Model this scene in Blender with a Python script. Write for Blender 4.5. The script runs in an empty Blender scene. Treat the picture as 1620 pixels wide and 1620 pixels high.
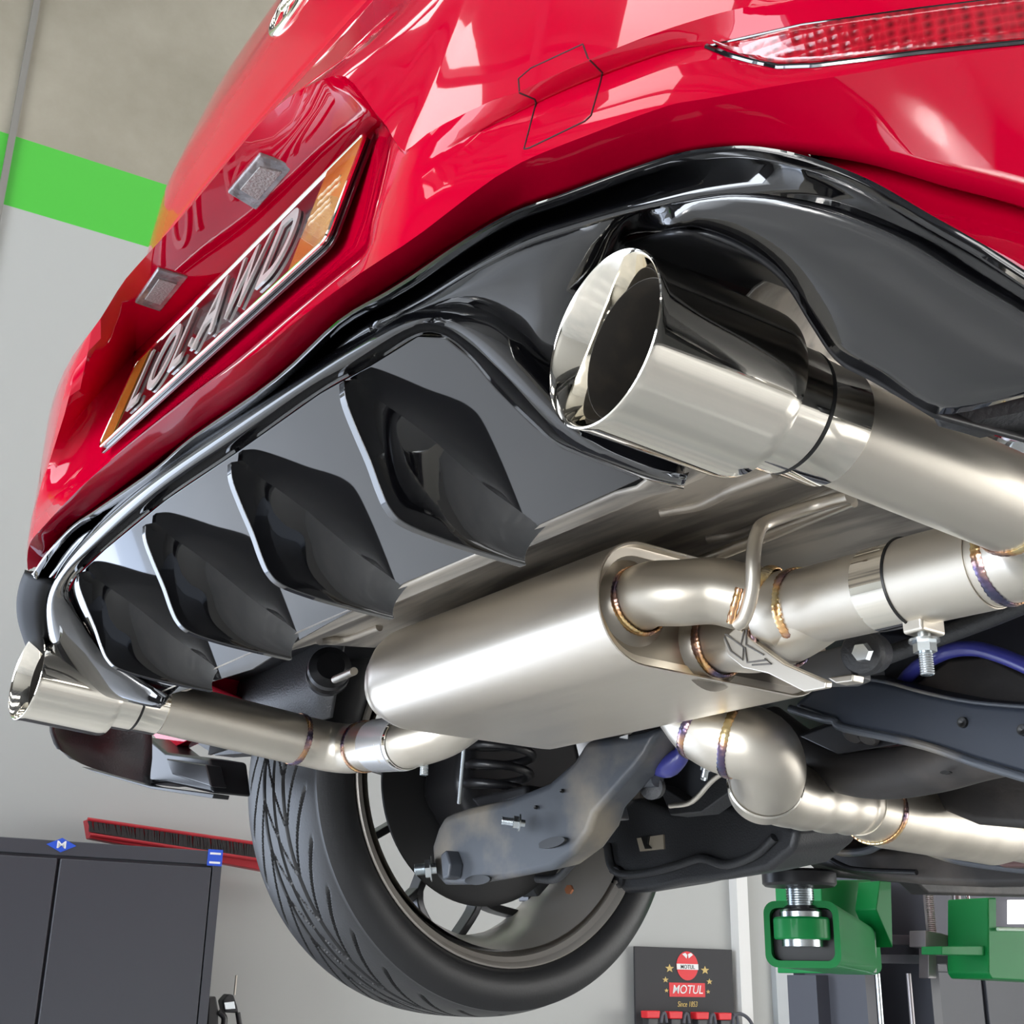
import bpy, bmesh, math, random
import numpy as np
from mathutils import Vector, Matrix
random.seed(4)
SC = bpy.context.scene
COL = SC.collection
# ------------------------------------------------------------------ camera
R = np.array([[0.5851861852129357, 0.8107098239344207, 0.017513138272513117],
              [-0.27139868924292815, 0.21616115150071274, -0.937879047670384],
              [-0.764133417744017, 0.544080819325683, 0.3465201032101044]])
CP = np.array([0.7537025300552391, -0.29568521538039483, -0.24611552120799535])
F = 2009.2143
cd = bpy.data.cameras.new('camera')
cam = bpy.data.objects.new('camera', cd); COL.objects.link(cam)
cd.sensor_width = 36; cd.lens = F / 1620 * 36; cd.clip_start = .02; cd.clip_end = 100
m = Matrix.Identity(4)
for i in range(3):
    m[i][0] = R[0][i]; m[i][1] = -R[1][i]; m[i][2] = -R[2][i]; m[i][3] = CP[i]
cam.matrix_world = m
SC.camera = cam
# room axes (room is turned a few degrees from the car)
HZ = -.0806
UX = np.array([math.cos(HZ), math.sin(HZ), 0]); UY = np.array([-math.sin(HZ), math.cos(HZ), 0])
def room(u, w, z): return UX * u + UY * w + np.array([0, 0, z])
# ------------------------------------------------------------------ light
SC.view_settings.view_transform = 'Standard'; SC.view_settings.look = 'None'
SC.view_settings.gamma = 1; SC.view_settings.use_curve_mapping = False
SC.view_settings.exposure = 0.3
wd = bpy.data.worlds.new('sky'); SC.world = wd; wd.use_nodes = True
bg = wd.node_tree.nodes['Background']; bg.inputs[0].default_value = (.66, .78, 1, 1); bg.inputs[1].default_value = 2.6
FLOOR = -1.6; CEIL = 4.6
def area(name, c, sx, sy, power, target, color=(1, 1, 1)):
    l = bpy.data.lights.new(name, 'AREA'); l.shape = 'RECTANGLE'; l.size = sx; l.size_y = sy; l.energy = power; l.color = color
    o = bpy.data.objects.new(name, l); COL.objects.link(o); o.location = Vector(c)
    o.rotation_euler = (Vector(target) - Vector(c)).to_track_quat('-Z', 'Y').to_euler()
    return o
DOORW = -7.2
area('daylight_through_roller_door', room(1.5, DOORW + .05, 0.1), 5.2, 3.2, 380, room(1.5, 0, .1), (.93, .97, 1))
area('fill_from_right', room(5.45, 5.9, -.1), 5.0, 1.9, 150, room(-3.6, 1.5, -.6), (1, .98, .94))  # added fill lamp, invented source that brightens the lower left wall
area('daylight_through_left_door', room(-3.55, -2.6, -.33), 4.2, 2.4, 40, room(0, -2.2, -.6), (.90, .95, 1))
area('fill_from_front', room(1.2, 8.9, -.3), 5.0, 2.4, 160, room(-3.6, 1.2, -.6), (1, .99, .96))  # second added fill for the lower left wall, no known door here
sl = bpy.data.lights.new('low_sun', 'SUN'); sl.energy = 2.6; sl.angle = .15; sl.color = (1, .97, .92)
so = bpy.data.objects.new('low_sun', sl); COL.objects.link(so)
so.rotation_euler = Vector(UX*-.38 + UY*1 + np.array([0, 0, -.44])).to_track_quat('-Z', 'Y').to_euler()
# ------------------------------------------------------------------ pixel -> place helpers
def ray(px, py): return R.T @ np.array([(px - 810) / F, (py - 810) / F, 1.])
def at(px, py, x=None, y=None, z=None):
    d = ray(px, py)
    i, v = (0, x) if x is not None else (1, y) if y is not None else (2, z)
    return CP + d * (v - CP[i]) / d[i]
def atn(px, py, n, p0):
    d = ray(px, py); n = np.array(n, float)
    return CP + d * (n @ (np.array(p0) - CP)) / (n @ d)
def atu(px, py, u): return atn(px, py, UX, UX * u)
def atw(px, py, w): return atn(px, py, UY, UY * w)
def cb(x): return 1.2 * max(0, abs(x) - .22) ** 2
def S(px, py, y0, kf=1.):
    best = None; prev = None
    for i in range(640):
        Y = -.12 + i * .001
        p = at(px, py, y=Y); f = Y - y0 - kf*cb(p[0])
        if prev is not None and prev * f <= 0:
            a = prev / (prev - f + 1e-12); return at(px, py, y=Y - .001 + .001 * a)
        if best is None or abs(f) < abs(best[0]): best = (f, p)
        prev = f
    return best[1]
# ------------------------------------------------------------------ materials
MAT = {}
def mat(name, col, rough=.5, metal=0, coat=0, bump=None, noise=None, spec=None, emit=None, trans=0, extra=None):
    """bump=(scale,strength)  noise=(scale, other colour, low, high)"""
    if name in MAT: return MAT[name]
    mt = bpy.data.materials.new(name); mt.use_nodes = True; nt = mt.node_tree; b = nt.nodes['Principled BSDF']
    b.inputs['Base Color'].default_value = (*col, 1); b.inputs['Roughness'].default_value = rough
    b.inputs['Metallic'].default_value = metal
    if name == 'red_paint': b.inputs['Coat IOR'].default_value = 1.4
    if coat: b.inputs['Coat Weight'].default_value = coat; b.inputs['Coat Roughness'].default_value = .02
    if spec is not None: b.inputs['Specular IOR Level'].default_value = spec
    if trans: b.inputs['Transmission Weight'].default_value = trans
    if emit: b.inputs['Emission Color'].default_value = (*emit[0], 1); b.inputs['Emission Strength'].default_value = emit[1]
    tc = nt.nodes.new('ShaderNodeTexCoord')
    if noise:
        n = nt.nodes.new('ShaderNodeTexNoise'); n.inputs['Scale'].default_value = noise[0]; n.inputs['Detail'].default_value = 6
        r = nt.nodes.new('ShaderNodeValToRGB'); r.color_ramp.elements[0].position = noise[2]; r.color_ramp.elements[1].position = noise[3]
        r.color_ramp.elements[0].color = (*col, 1); r.color_ramp.elements[1].color = (*noise[1], 1)
        src = tc.outputs['Object']
        if len(noise) > 4:
            mp = nt.nodes.new('ShaderNodeMapping'); mp.inputs['Scale'].default_value = noise[4]
            nt.links.new(src, mp.inputs[0]); src = mp.outputs[0]
        nt.links.new(src, n.inputs['Vector']); nt.links.new(n.outputs['Fac'], r.inputs[0]); nt.links.new(r.outputs[0], b.inputs['Base Color'])
    if bump:
        n = nt.nodes.new('ShaderNodeTexNoise'); n.inputs['Scale'].default_value = bump[0]; n.inputs['Detail'].default_value = 4
        bp = nt.nodes.new('ShaderNodeBump'); bp.inputs['Strength'].default_value = bump[1]; bp.inputs['Distance'].default_value = .002
        nt.links.new(tc.outputs['Object'], n.inputs['Vector']); nt.links.new(n.outputs['Fac'], bp.inputs['Height']); nt.links.new(bp.outputs[0], b.inputs['Normal'])
    if extra: extra(nt, b, tc)
    MAT[name] = mt; return mt
red = mat('red_paint', (.52, .0, .022), .4, 0, 1.0, spec=.0)
redlens = mat('red_lens', (.42, .004, .012), .12, 0, 1)
black = mat('gloss_black', (.004, .004, .005), .05, 0, 1, spec=.6)
seam = mat('dark_seam', (.03, .001, .003), .6)
chrome = mat('polished_chrome', (.92, .87, .77), .04, 1)
satin = mat('satin_steel', (.66, .61, .53), .40, 1, noise=(5, (.78, .73, .64), .35, .7))
dullsteel = mat('dull_steel', (.60, .55, .47), .42, 1, noise=(14, (.76, .70, .60), .35, .7))
facesteel = mat('muffler_face_steel', (.30, .27, .23), .38, 1)
alu = mat('heat_shield_aluminium', (.56, .51, .44), .45, .6, bump=(30, .5), noise=(5, (.22, .20, .18), .42, .62, (1.2, 8, 8)))
soot = mat('sooty_bore', (.035, .03, .025), .6, .3, noise=(60, (.07, .055, .04), .5, .8))
plastic = mat('grained_black_plastic', (.030, .031, .034), .45, bump=(400, .3))
plastic2 = mat('satin_black_plastic', (.016, .016, .018), .35)
rubber = mat('tyre_rubber', (.020, .020, .021), .42, bump=(300, .1), spec=.45)
under = mat('painted_subframe', (.035, .042, .058), .42, noise=(7, (.095, .085, .072), .52, .8), bump=(60, .15))
under2 = mat('dusty_underbody', (.030, .027, .026), .5, noise=(9, (.12, .10, .085), .48, .8), bump=(40, .5))
dusty = mat('dusty_arm', (.07, .078, .092), .38, noise=(9, (.25, .215, .165), .5, .72), bump=(60, .15))
blue = mat('blue_coating', (.045, .05, .30), .35, 0, .5)
rimsteel = mat('rim_alloy', (.50, .46, .41), .35, .45)
rimin = mat('rim_barrel_silver', (.72, .73, .75), .25, .6)
spokem = mat('spoke_grey', (.10, .10, .105), .35, .6)
zinc = mat('zinc_bolt', (.60, .64, .66), .25, 1)
green = mat('green_lift_paint', (.004, .22, .05), .5, 0, .1, spec=.25)
postm = mat('dark_grey_post', (.075, .078, .095), .45)
cabm = mat('charcoal_powder_coat', (.052, .055, .066), .45, bump=(500, .05))
white = mat('white_paint', (.78, .78, .76), .5)
ink = mat('logo_white', (.85, .85, .85), .5)
bluesticker = mat('blue_sticker', (.03, .10, .62), .4)
redprint = mat('red_print', (.75, .02, .03), .5)
gold = mat('gold_print', (.62, .45, .14), .5)
banner = mat('banner_black', (.022, .022, .026), .6)
platebk = mat('plate_black', (.012, .011, .013), .12, 0, 1)
platechr = mat('plate_letters', (.62, .58, .56), .25, .3)
orange = mat('plate_sunset', (.45, .15, .02), .25, 0, 1, noise=(30, (.62, .30, .05), .4, .7))
lampglass = mat('clear_lamp_lens', (.16, .15, .15), .16, 0, 1, bump=(160, .6), noise=(40, (.36, .34, .34), .42, .65))
bristle = mat('black_bristle', (.03, .025, .025), .8)
broomred = mat('red_broom_plastic', (.45, .02, .03), .45)
def weldcols(nt, b, tc):
    n = nt.nodes.new('ShaderNodeTexNoise'); n.inputs['Scale'].default_value = 34; n.inputs['Detail'].default_value = 4
    r = nt.nodes.new('ShaderNodeValToRGB'); e = r.color_ramp.elements
    e[0].position = .30; e[0].color = (.10, .12, .20, 1); e[1].position = .75; e[1].color = (.75, .70, .60, 1)
    for p, c in ((.40, (.16, .12, .20, 1)), (.47, (.45, .28, .24, 1)), (.55, (.80, .45, .20, 1)), (.63, (.85, .68, .35, 1))):
        k = e.new(p); k.color = c
    nt.links.new(tc.outputs['Object'], n.inputs['Vector']); nt.links.new(n.outputs['Fac'], r.inputs[0]); nt.links.new(r.outputs[0], b.inputs['Base Color'])
weldm = mat('heat_tinted_weld', (.5, .4, .3), .22, 1, extra=weldcols)
def concrete_wall(nt, b, tc):
    # one painted wall: grey below, green stripe, raw concrete above (paint edges in room height)
    sep = nt.nodes.new('ShaderNodeSeparateXYZ'); nt.links.new(tc.outputs['Object'], sep.inputs[0])
    n = nt.nodes.new('ShaderNodeTexNoise'); n.inputs['Scale'].default_value = 1.1; n.inputs['Detail'].default_value = 9; n.inputs['Roughness'].default_value = .65
    nt.links.new(tc.outputs['Object'], n.inputs['Vector'])
    r = nt.nodes.new('ShaderNodeValToRGB'); r.color_ramp.elements[0].position = .35; r.color_ramp.elements[1].position = .68
    r.color_ramp.elements[0].color = (.27, .245, .185, 1); r.color_ramp.elements[1].color = (.38, .35, .28, 1)
    nt.links.new(n.outputs['Fac'], r.inputs[0])
    def step(v):
        s = nt.nodes.new('ShaderNodeMath'); s.operation = 'GREATER_THAN'; s.inputs[1].default_value = v
        nt.links.new(sep.outputs['Z'], s.inputs[0]); return s
    m1 = nt.nodes.new('ShaderNodeMix'); m1.data_type = 'RGBA'; m1.inputs['A'].default_value = (.44, .45, .435, 1); m1.inputs['B'].default_value = (.065, .50, .04, 1)
    m2 = nt.nodes.new('ShaderNodeMix'); m2.data_type = 'RGBA'
    nt.links.new(step(Z_G0).outputs[0], m1.inputs['Factor']); nt.links.new(m1.outputs['Result'], m2.inputs['A'])
    nt.links.new(r.outputs[0], m2.inputs['B']); nt.links.new(step(Z_G1).outputs[0], m2.inputs['Factor'])
    nt.links.new(m2.outputs['Result'], b.inputs['Base Color'])
WALLU = -3.6
Z_G0 = float(atu(120, 357, WALLU)[2]); Z_G1 = float(atu(150, 256, WALLU)[2])
wallm = mat('painted_concrete', (.5, .5, .5), .6, bump=(3, .15), extra=concrete_wall)
floorm = mat('epoxy_floor', (.62, .62, .62), .22, 0, .3, noise=(1.5, (.52, .53, .54), .3, .7))
ceilm = mat('ceiling_metal', (.16, .16, .16), .6)
farwall = mat('workshop_wall', (.30, .29, .27), .6)
skym = mat('skylight_sheet', (.9, .9, .9), .5, emit=((1, .99, .96), 3.8))
# ------------------------------------------------------------------ mesh helpers
def link(name, V, Fc, mt, parent=None, smooth=30, orient=None, solid=None, bevel=None, mats=None, fmi=None, subsurf=0):
    me = bpy.data.meshes.new(name)
    me.from_pydata([tuple(map(float, v)) for v in V], [], Fc); me.validate()
    bm = bmesh.new(); bm.from_mesh(me)
    bmesh.ops.remove_doubles(bm, verts=bm.verts, dist=1e-6)
    if orient == 'cam':
        bm.normal_update(); s = 0
        for f in bm.faces: s += f.normal.dot(Vector(CP) - f.calc_center_median()) * f.calc_area()
        if s < 0: bmesh.ops.reverse_faces(bm, faces=bm.faces)
    elif orient is None: bmesh.ops.recalc_face_normals(bm, faces=bm.faces)
    bm.to_mesh(me); bm.free()
    for mm in (mats or [mt]): me.materials.append(mm)
    if smooth:
        for p in me.polygons: p.use_smooth = True
        me.set_sharp_from_angle(angle=math.radians(smooth))
    o = bpy.data.objects.new(name, me); COL.objects.link(o)
    if parent is not None:
        o.parent = parent; o.matrix_parent_inverse = MPI(parent)
    if bevel:
        b = o.modifiers.new('bevel', 'BEVEL'); b.width = bevel; b.segments = 3; b.limit_method = 'ANGLE'; b.angle_limit = math.radians(35); b.harden_normals = True
    if solid:
        s = o.modifiers.new('solid', 'SOLIDIFY'); s.thickness = solid; s.offset = -1; s.use_rim = True
    return o
def MPI(p):
    if p.type == 'EMPTY': return Matrix.Translation(-p.location)
    return Matrix.Identity(4)
def tag(o, label=None, cat=None, group=None, kind=None):
    if label: o['label'] = label
    if cat: o['category'] = cat
    if group: o['group'] = group
    if kind: o['kind'] = kind
    return o
def empty(name, loc, label, cat, group=None):
    o = bpy.data.objects.new(name, None); COL.objects.link(o); o.location = Vector(loc); o.empty_display_size = .1
    return tag(o, label, cat, group)
def pchip(P, n):
    """monotone smooth curve through the points, n steps per span"""
    P = np.array(P, float); k = len(P)
    d = np.linalg.norm(np.diff(P, axis=0), axis=1) + 1e-9
    sl = np.diff(P, axis=0) / d[:, None]
    T = np.zeros_like(P); T[0] = sl[0]; T[-1] = sl[-1]
    for i in range(1, k - 1):
        a, b = sl[i - 1], sl[i]; w1 = 2 * d[i] + d[i - 1]; w2 = d[i] + 2 * d[i - 1]
        with np.errstate(all='ignore'):
            h = (w1 + w2) / (w1 / a + w2 / b)
        T[i] = np.where(a * b > 0, h, 0)
    out = []
    for i in range(k - 1):
        for j in range(n):
            t = j / n; h = d[i]
            out.append((2*t**3-3*t**2+1)*P[i] + (t**3-2*t**2+t)*h*T[i] + (-2*t**3+3*t**2)*P[i+1] + (t**3-t**2)*h*T[i+1])
    out.append(P[-1]); return np.array(out)
def crom(P, n, closed=False):
    P = [np.array(p, float) for p in P]; out = []; k = len(P)
    for i in range(k if closed else k - 1):
        p1, p2 = P[i], P[(i + 1) % k]
        p0 = P[i - 1] if (i > 0 or closed) else 2 * p1 - p2
        p3 = P[(i + 2) % k] if (i + 2 < k or closed) else 2 * p2 - p1
        for j in range(n):
            t = j / n
            out.append(.5 * (2*p1 + (p2-p0)*t + (2*p0-5*p1+4*p2-p3)*t*t + (3*p1-p0-3*p2+p3)*t**3))
    if not closed: out.append(P[-1])
    return np.array(out)
def grid(rows):
    nr, nc = len(rows), len(rows[0]); V = [p for r in rows for p in r]
    Fc = [(i*nc+j, i*nc+j+1, (i+1)*nc+j+1, (i+1)*nc+j) for i in range(nr-1) for j in range(nc-1)]
    return V, Fc
def loft(rows, n=6, nv=4, bulge=None, curve=pchip):
    rr = [curve(r, n) for r in rows]; out = []
    for i in range(len(rr) - 1):
        b = bulge[i] if bulge else 0
        for j in range(nv):
            t = j / nv; out.append(rr[i] * (1 - t) + rr[i + 1] * t + (np.array(b) * math.sin(math.pi * t) if not isinstance(b, int) else 0))
    out.append(rr[-1]); return grid(out)
class MB:
    def __init__(s): s.V = []; s.F = []
    def add(s, V, Fc):
        k = len(s.V); s.V += [np.array(v, float) for v in V]; s.F += [tuple(i + k for i in f) for f in Fc]; return s
    def box(s, c, size, ax=None):
        ax = ax if ax is not None else np.eye(3); c = np.array(c, float); V = []
        for sx in (-1, 1):
            for sy in (-1, 1):
                for sz in (-1, 1): V.append(c + ax[0]*sx*size[0]/2 + ax[1]*sy*size[1]/2 + ax[2]*sz*size[2]/2)
        return s.add(V, [(0,1,3,2),(4,6,7,5),(0,4,5,1),(2,3,7,6),(0,2,6,4),(1,5,7,3)])
    def prism(s, poly, ext):
        poly = [np.array(p, float) for p in poly]; ext = np.array(ext, float); n = len(poly)
        V = poly + [p + ext for p in poly]
        return s.add(V, [tuple(range(n))[::-1], tuple(range(n, 2*n))] + [(i, (i+1) % n, n+(i+1) % n, n+i) for i in range(n)])
    def tube(s, pts, rad, seg=32, cap=True, bore=None):
        pts = [np.array(p, float) for p in pts]
        if np.isscalar(rad): rad = [rad] * len(pts)
        T = []
        for i in range(len(pts)):
            a = pts[max(0, i-1)]; b = pts[min(len(pts)-1, i+1)]
            d = b - a; L = np.linalg.norm(d)
            T.append(d / L if L > 1e-9 else (T[-1] if T else np.array([0, 1., 0])))
        nrm = np.cross(T[0], [0, 0, 1.]);
        if np.linalg.norm(nrm) < .1: nrm = np.cross(T[0], [1., 0, 0])
        nrm /= np.linalg.norm(nrm); V = []; rings = []
        for i, p in enumerate(pts):
            nrm = nrm - T[i] * (nrm @ T[i]); nrm /= np.linalg.norm(nrm); bi = np.cross(T[i], nrm)
            V += [p + rad[i] * (math.cos(2*math.pi*k/seg) * nrm + math.sin(2*math.pi*k/seg) * bi) for k in range(seg)]
        Fc = [(i*seg+k, i*seg+(k+1) % seg, (i+1)*seg+(k+1) % seg, (i+1)*seg+k) for i in range(len(pts)-1) for k in range(seg)]
        if cap: Fc += [tuple(range(seg))[::-1], tuple((len(pts)-1)*seg + k for k in range(seg))]
        return s.add(V, Fc)
    def lathe(s, c, ax, prof, seg=48, closed=False):
        """prof: (distance along ax, radius)"""
        c = np.array(c, float); ax = np.array(ax, float); ax /= np.linalg.norm(ax)
        a = np.cross(ax, [0, 0, 1.]);
        if np.linalg.norm(a) < .1: a = np.cross(ax, [1., 0, 0])
        a /= np.linalg.norm(a); b = np.cross(ax, a); V = []
        for t, r in prof: V += [c + ax*t + r*(math.cos(2*math.pi*k/seg)*a + math.sin(2*math.pi*k/seg)*b) for k in range(seg)]
        n = len(prof); Fc = []
        for i in range(n if closed else n-1):
            j = (i+1) % n
            Fc += [(i*seg+k, i*seg+(k+1) % seg, j*seg+(k+1) % seg, j*seg+k) for k in range(seg)]
        return s.add(V, Fc)
    def build(s, name, mt, parent=None, **k): return link(name, s.V, s.F, mt, parent, **k)
def slab(name, pts, mt, parent, ext, bevel=.002, **k):
    return MB().prism(pts, ext).build(name, mt, parent, bevel=bevel, smooth=k.pop('smooth', 40), **k)
def P(pts, **k): return [at(a, b, **k) for a, b in pts]
def weld(name, c, ax, Rr, parent, r=.0022, a0=0, a1=2*math.pi):
    """ripple-beaded ring of weld"""
    c = np.array(c, float); ax = np.array(ax, float); ax /= np.linalg.norm(ax)
    a = np.cross(ax, [0, 0, 1.])
    if np.linalg.norm(a) < .1: a = np.cross(ax, [1., 0, 0])
    a /= np.linalg.norm(a); b = np.cross(ax, a); n = 144; V = []; m_ = 10
    for i in range(n):
        th = 2*math.pi*i/n; rad = math.cos(th)*a + math.sin(th)*b
        rr = r * (1 + .10*math.sin(th*46) + .08*math.sin(th*7))
        for j in range(m_):
            ph = 2*math.pi*j/m_
            V.append(c + rad*(Rr + rr*.5*math.cos(ph)) + ax*rr*1.45*math.sin(ph))
    Fc = [(i*m_+j, i*m_+(j+1) % m_, ((i+1) % n)*m_+(j+1) % m_, ((i+1) % n)*m_+j) for i in range(n) for j in range(m_)]
    o = link(name, V, Fc, weldm, parent, smooth=60); o['label'] = 'rainbow heat-tinted weld bead'
    return o
def text(name, s, mt, parent, origin, xdir, ydir, size, depth=.001, align='CENTER', shear=0, sx=1):
    cu = bpy.data.curves.new(name, 'FONT'); cu.body = s; cu.size = 1; cu.extrude = .02; cu.align_x = align; cu.align_y = 'CENTER'; cu.shear = shear
    cu.offset = .004
    o = bpy.data.objects.new(name, cu); COL.objects.link(o)
    bpy.context.view_layer.update()
    me = bpy.data.meshes.new_from_object(o); bpy.data.objects.remove(o)
    xd = np.array(xdir, float); xd /= np.linalg.norm(xd); yd = np.array(ydir, float); yd /= np.linalg.norm(yd); nd = np.cross(xd, yd)
    og = np.array(origin, float)
    for v in me.vertices:
        p = og + xd*v.co.x*size*sx + yd*v.co.y*size + nd*(v.co.z/.02)*depth
        v.co = Vector(p)
    me.materials.clear(); me.materials.append(mt)
    ob = bpy.data.objects.new(name, me); COL.objects.link(ob)
    if parent is not None: ob.parent = parent; ob.matrix_parent_inverse = MPI(parent)
    return ob
# ================================================================== ROOM
def rbox(u0, u1, w0, w1, z0, z1, name, mt, kind=None, parent=None, **k):
    mb = MB().box(room((u0+u1)/2, (w0+w1)/2, (z0+z1)/2), (u1-u0, w1-w0, z1-z0), np.array([UX, UY, [0, 0, 1]]))
    o = mb.build(name, mt, parent, smooth=0, **k)
    if kind: o['kind'] = kind
    return o
U0, U1, W0, W1 = WALLU, 5.6, DOORW, 9.0
mb = MB(); LD0, LD1, LDZ = -4.8, -.35, .95     # roller door in the left wall, just out of the picture
for (a, b, z0, z1) in ((W0, LD0, FLOOR, CEIL), (LD1, W1, FLOOR, CEIL), (LD0, LD1, LDZ, CEIL)):
    mb.box(room(U0-.1, (a+b)/2, (z0+z1)/2), (.2, b-a, z1-z0), np.array([UX, UY, [0, 0, 1]]))
mb.build('wall_left', wallm, smooth=0)['kind'] = 'structure'
rbox(U1, U1+.2, W0, W1, FLOOR, CEIL, 'wall_right', farwall, 'structure')
rbox(U0-.2, U1+.2, W1, W1+.2, FLOOR, CEIL, 'wall_front', farwall, 'structure')
mb = MB(); mb.box(room(U1-.02, 5.9, -.1), (.03, 5.2, 2.1), np.array([UX, UY, [0, 0, 1]]))
mb.build('window_15', mat('bright_pane', (.8, .8, .8), .4, emit=((1, 1, 1), 1.2)), smooth=0)['kind'] = 'structure'  # made-up glowing pane on the unseen right wall, goes with the fill lamp
mb = MB(); mb.box(room(1.2, W1-.02, -.3), (5.2, .03, 2.5), np.array([UX, UY, [0, 0, 1]]))
mb.build('window_16', mat('bright_pane', (.8, .8, .8), .4, emit=((1, 1, 1), 1.2)), smooth=0)['kind'] = 'structure'  # made-up glowing pane on the unseen front wall, pairs with the front fill
# rear wall with the open roller door
mb = MB(); A3 = np.array([UX, UY, [0, 0, 1]])
for (a, b, z0, z1) in ((U0-.2, -1.2, FLOOR, CEIL), (4.2, U1+.2, FLOOR, CEIL), (-1.2, 4.2, 1.9, CEIL)):
    mb.box(room((a+b)/2, W0-.1, (z0+z1)/2), (b-a, .2, z1-z0), A3)
mb.build('wall_rear', mat('dark_rear_wall', (.11, .105, .10), .6), smooth=0)['kind'] = 'structure'
rbox(U0-.2, U1+.2, W0-.2, W1+.2, FLOOR-.2, FLOOR, 'floor', floorm, 'structure')
rbox(U0-.2, U1+.2, W0-.2, W1+.2, CEIL, CEIL+.1, 'ceiling', ceilm, 'structure')
k = 1
for u in (-2.2, 0.2, 2.6):
    for w in (-5.2, -2.2, 1.2, 5.0):
        mb = MB(); mb.box(room(u, w, CEIL-.03), (.9, 2.2, .04), A3)
        o = mb.build('window_%d' % k, skym, smooth=0); o['kind'] = 'structure'; k += 1
mb = MB()
for w in np.arange(-6.5, 8.6, .75): mb.box(room(1, w, CEIL-.14), (9, .06, .12), A3)
for u in (-3.3, -1.0, 1.4, 3.8): mb.box(room(u, .9, CEIL-.28), (.14, 15.6, .2), A3)
mb.build('trim_1', postm, smooth=0)['kind'] = 'structure'
# vertical panel joint with its cover strip, far left
pj0 = atu(40, 100, WALLU); wj = float(pj0 @ UY)
rbox(U0, U0+.02, wj-.012, wj+.012, FLOOR, CEIL, 'trim_2', mat('joint_sealant', (.22, .21, .19), .7), 'structure')
# white upright pipe and the lighter pier behind the lift
wt = float(atu(1165, 1480, WALLU) @ UY)
rbox(U0, U0+.05, wt-.03, wt+.03, FLOOR, CEIL, 'trim_3', white, 'structure')
wp = float(atu(1218, 1500, WALLU) @ UY)
rbox(U0, U0+.03, wp, wp+.6, FLOOR, float(atu(1220, 1462, WALLU)[2]), 'trim_4', mat('pale_grey_panel', (.42, .45, .47), .4), 'structure')
# ================================================================== CAR
car = empty('car', (0, 1.6, -.12), 'glossy red hatchback raised on a green lift, polished exhaust tips at the rear', 'car')
# ---- red bumper
hid = [-.85, -.62, -.45, -.34]
def hrow(z, y0): return [np.array([x, y0 + cb(x), z]) for x in hid]
def tr(pts, y0):
    out = []
    for p in pts:
        if len(p) == 3: out.append(np.array(p, float))
        elif len(p) == 2: out.append(S(p[0], p[1], y0))
        elif p[2] == 'a': out.append(at(p[0], p[1], y=p[3]))
        else: out.append(S(p[0], p[1], p[3]))
    return out
rT = hrow(.095, -.018) + tr([(112,830),(150,802),(300,688),(432,596),(562,487),(606,457),(650,428),(804,333),(900,299),(1060,245),(1120,233),(1240,235),(1371,256),(1497,295),(1620,329),(1800,400)], -.018)
rC = hrow(.09, -.045) + tr([(-.27,-.042,.09),(150,754),(324,615),(442,533),(575,430),(607,407),(640,385),(828,256),(932,214),(1060,168),(1120,157),(1240,138),(1371,119),(1497,98),(1620,82),(1800,60)], -.045)
rB = hrow(.112, -.045) + tr([(-.275,-.041,.116),(-.205,-.014,.130),(-.07,-.014,.130),(.07,-.014,.130),(.205,-.014,.130),(612,332,'s',-.04),(641,297,'s',-.045),(828,176,'s',-.038),(935,127,'s',-.036),(1060,84,'s',-.036),(1119,76,'s',-.036),(1235,112,'s',-.038),(1371,95,'s',-.040),(1497,81,'s',-.042),(1620,67,'s',-.042),(1800,45,'s',-.042)], -.045)
rA = hrow(.17, -.045) + tr([(-.235,-.045,.168),(215,556,'a',.008),(310,470,'a',.008),(402,388,'a',.008),(598,203,'a',.008),(640,220,'s',-.035),(659,237),(821,149),(925,100),(1060,48),(1120,31),(1240,8),(1371,-18),(1497,-40),(1620,-62),(1800,-90)], -.0465)
rR = hrow(.225, -.045) + tr([(138,542),(205,440),(300,335),(410,205),(540,119),(614,192),(661,234),(822,146),(926,97),(1061,45),(1121,28),(1241,5),(1372,-21),(1498,-43),(1621,-65),(1801,-93)], -.0475)
xs = [p[0] for p in rR]
PROF = [(.22, -.045), (.27, -.02), (.35, .006), (.45, .018), (.55, .045), (.75, .13)]
def hatch(x, z): return float(np.interp(z, [a for a, _ in PROF], [b for _, b in PROF])) + cb(x) + .1*x*x
xs = [x if i < 4 or i > 12 else x for i, x in enumerate(xs)]
for k_ in range(10, len(rR)): rR[k_] = rA[k_].copy()
xD = list(xs)
rD = [np.array([x, hatch(x, .27), .27]) for x in xD]
rE = [np.array([x, hatch(x, .35), .35]) for x in xD]
V, Fc = loft([rT, rC, rB, rA, rR, rD, rE], n=5, nv=5)
bumper = link('rear_bumper', V, Fc, red, car, smooth=40, orient='cam', solid=.003)
bumper['label'] = 'glossy red rear bumper with number plate recess'
# tailgate
zz = [.352, .40, .45, .50, .56, .65, .75]
rows = [[np.array([x, hatch(x, z) + (.004 if i == 0 else 0), z]) for x in np.linspace(-.85, .62, 30)] for i, z in enumerate(zz)]
V, Fc = loft(rows, n=2, nv=3)
tail = link('tailgate', V, Fc, red, car, smooth=50, orient='cam', solid=.003)
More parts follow.
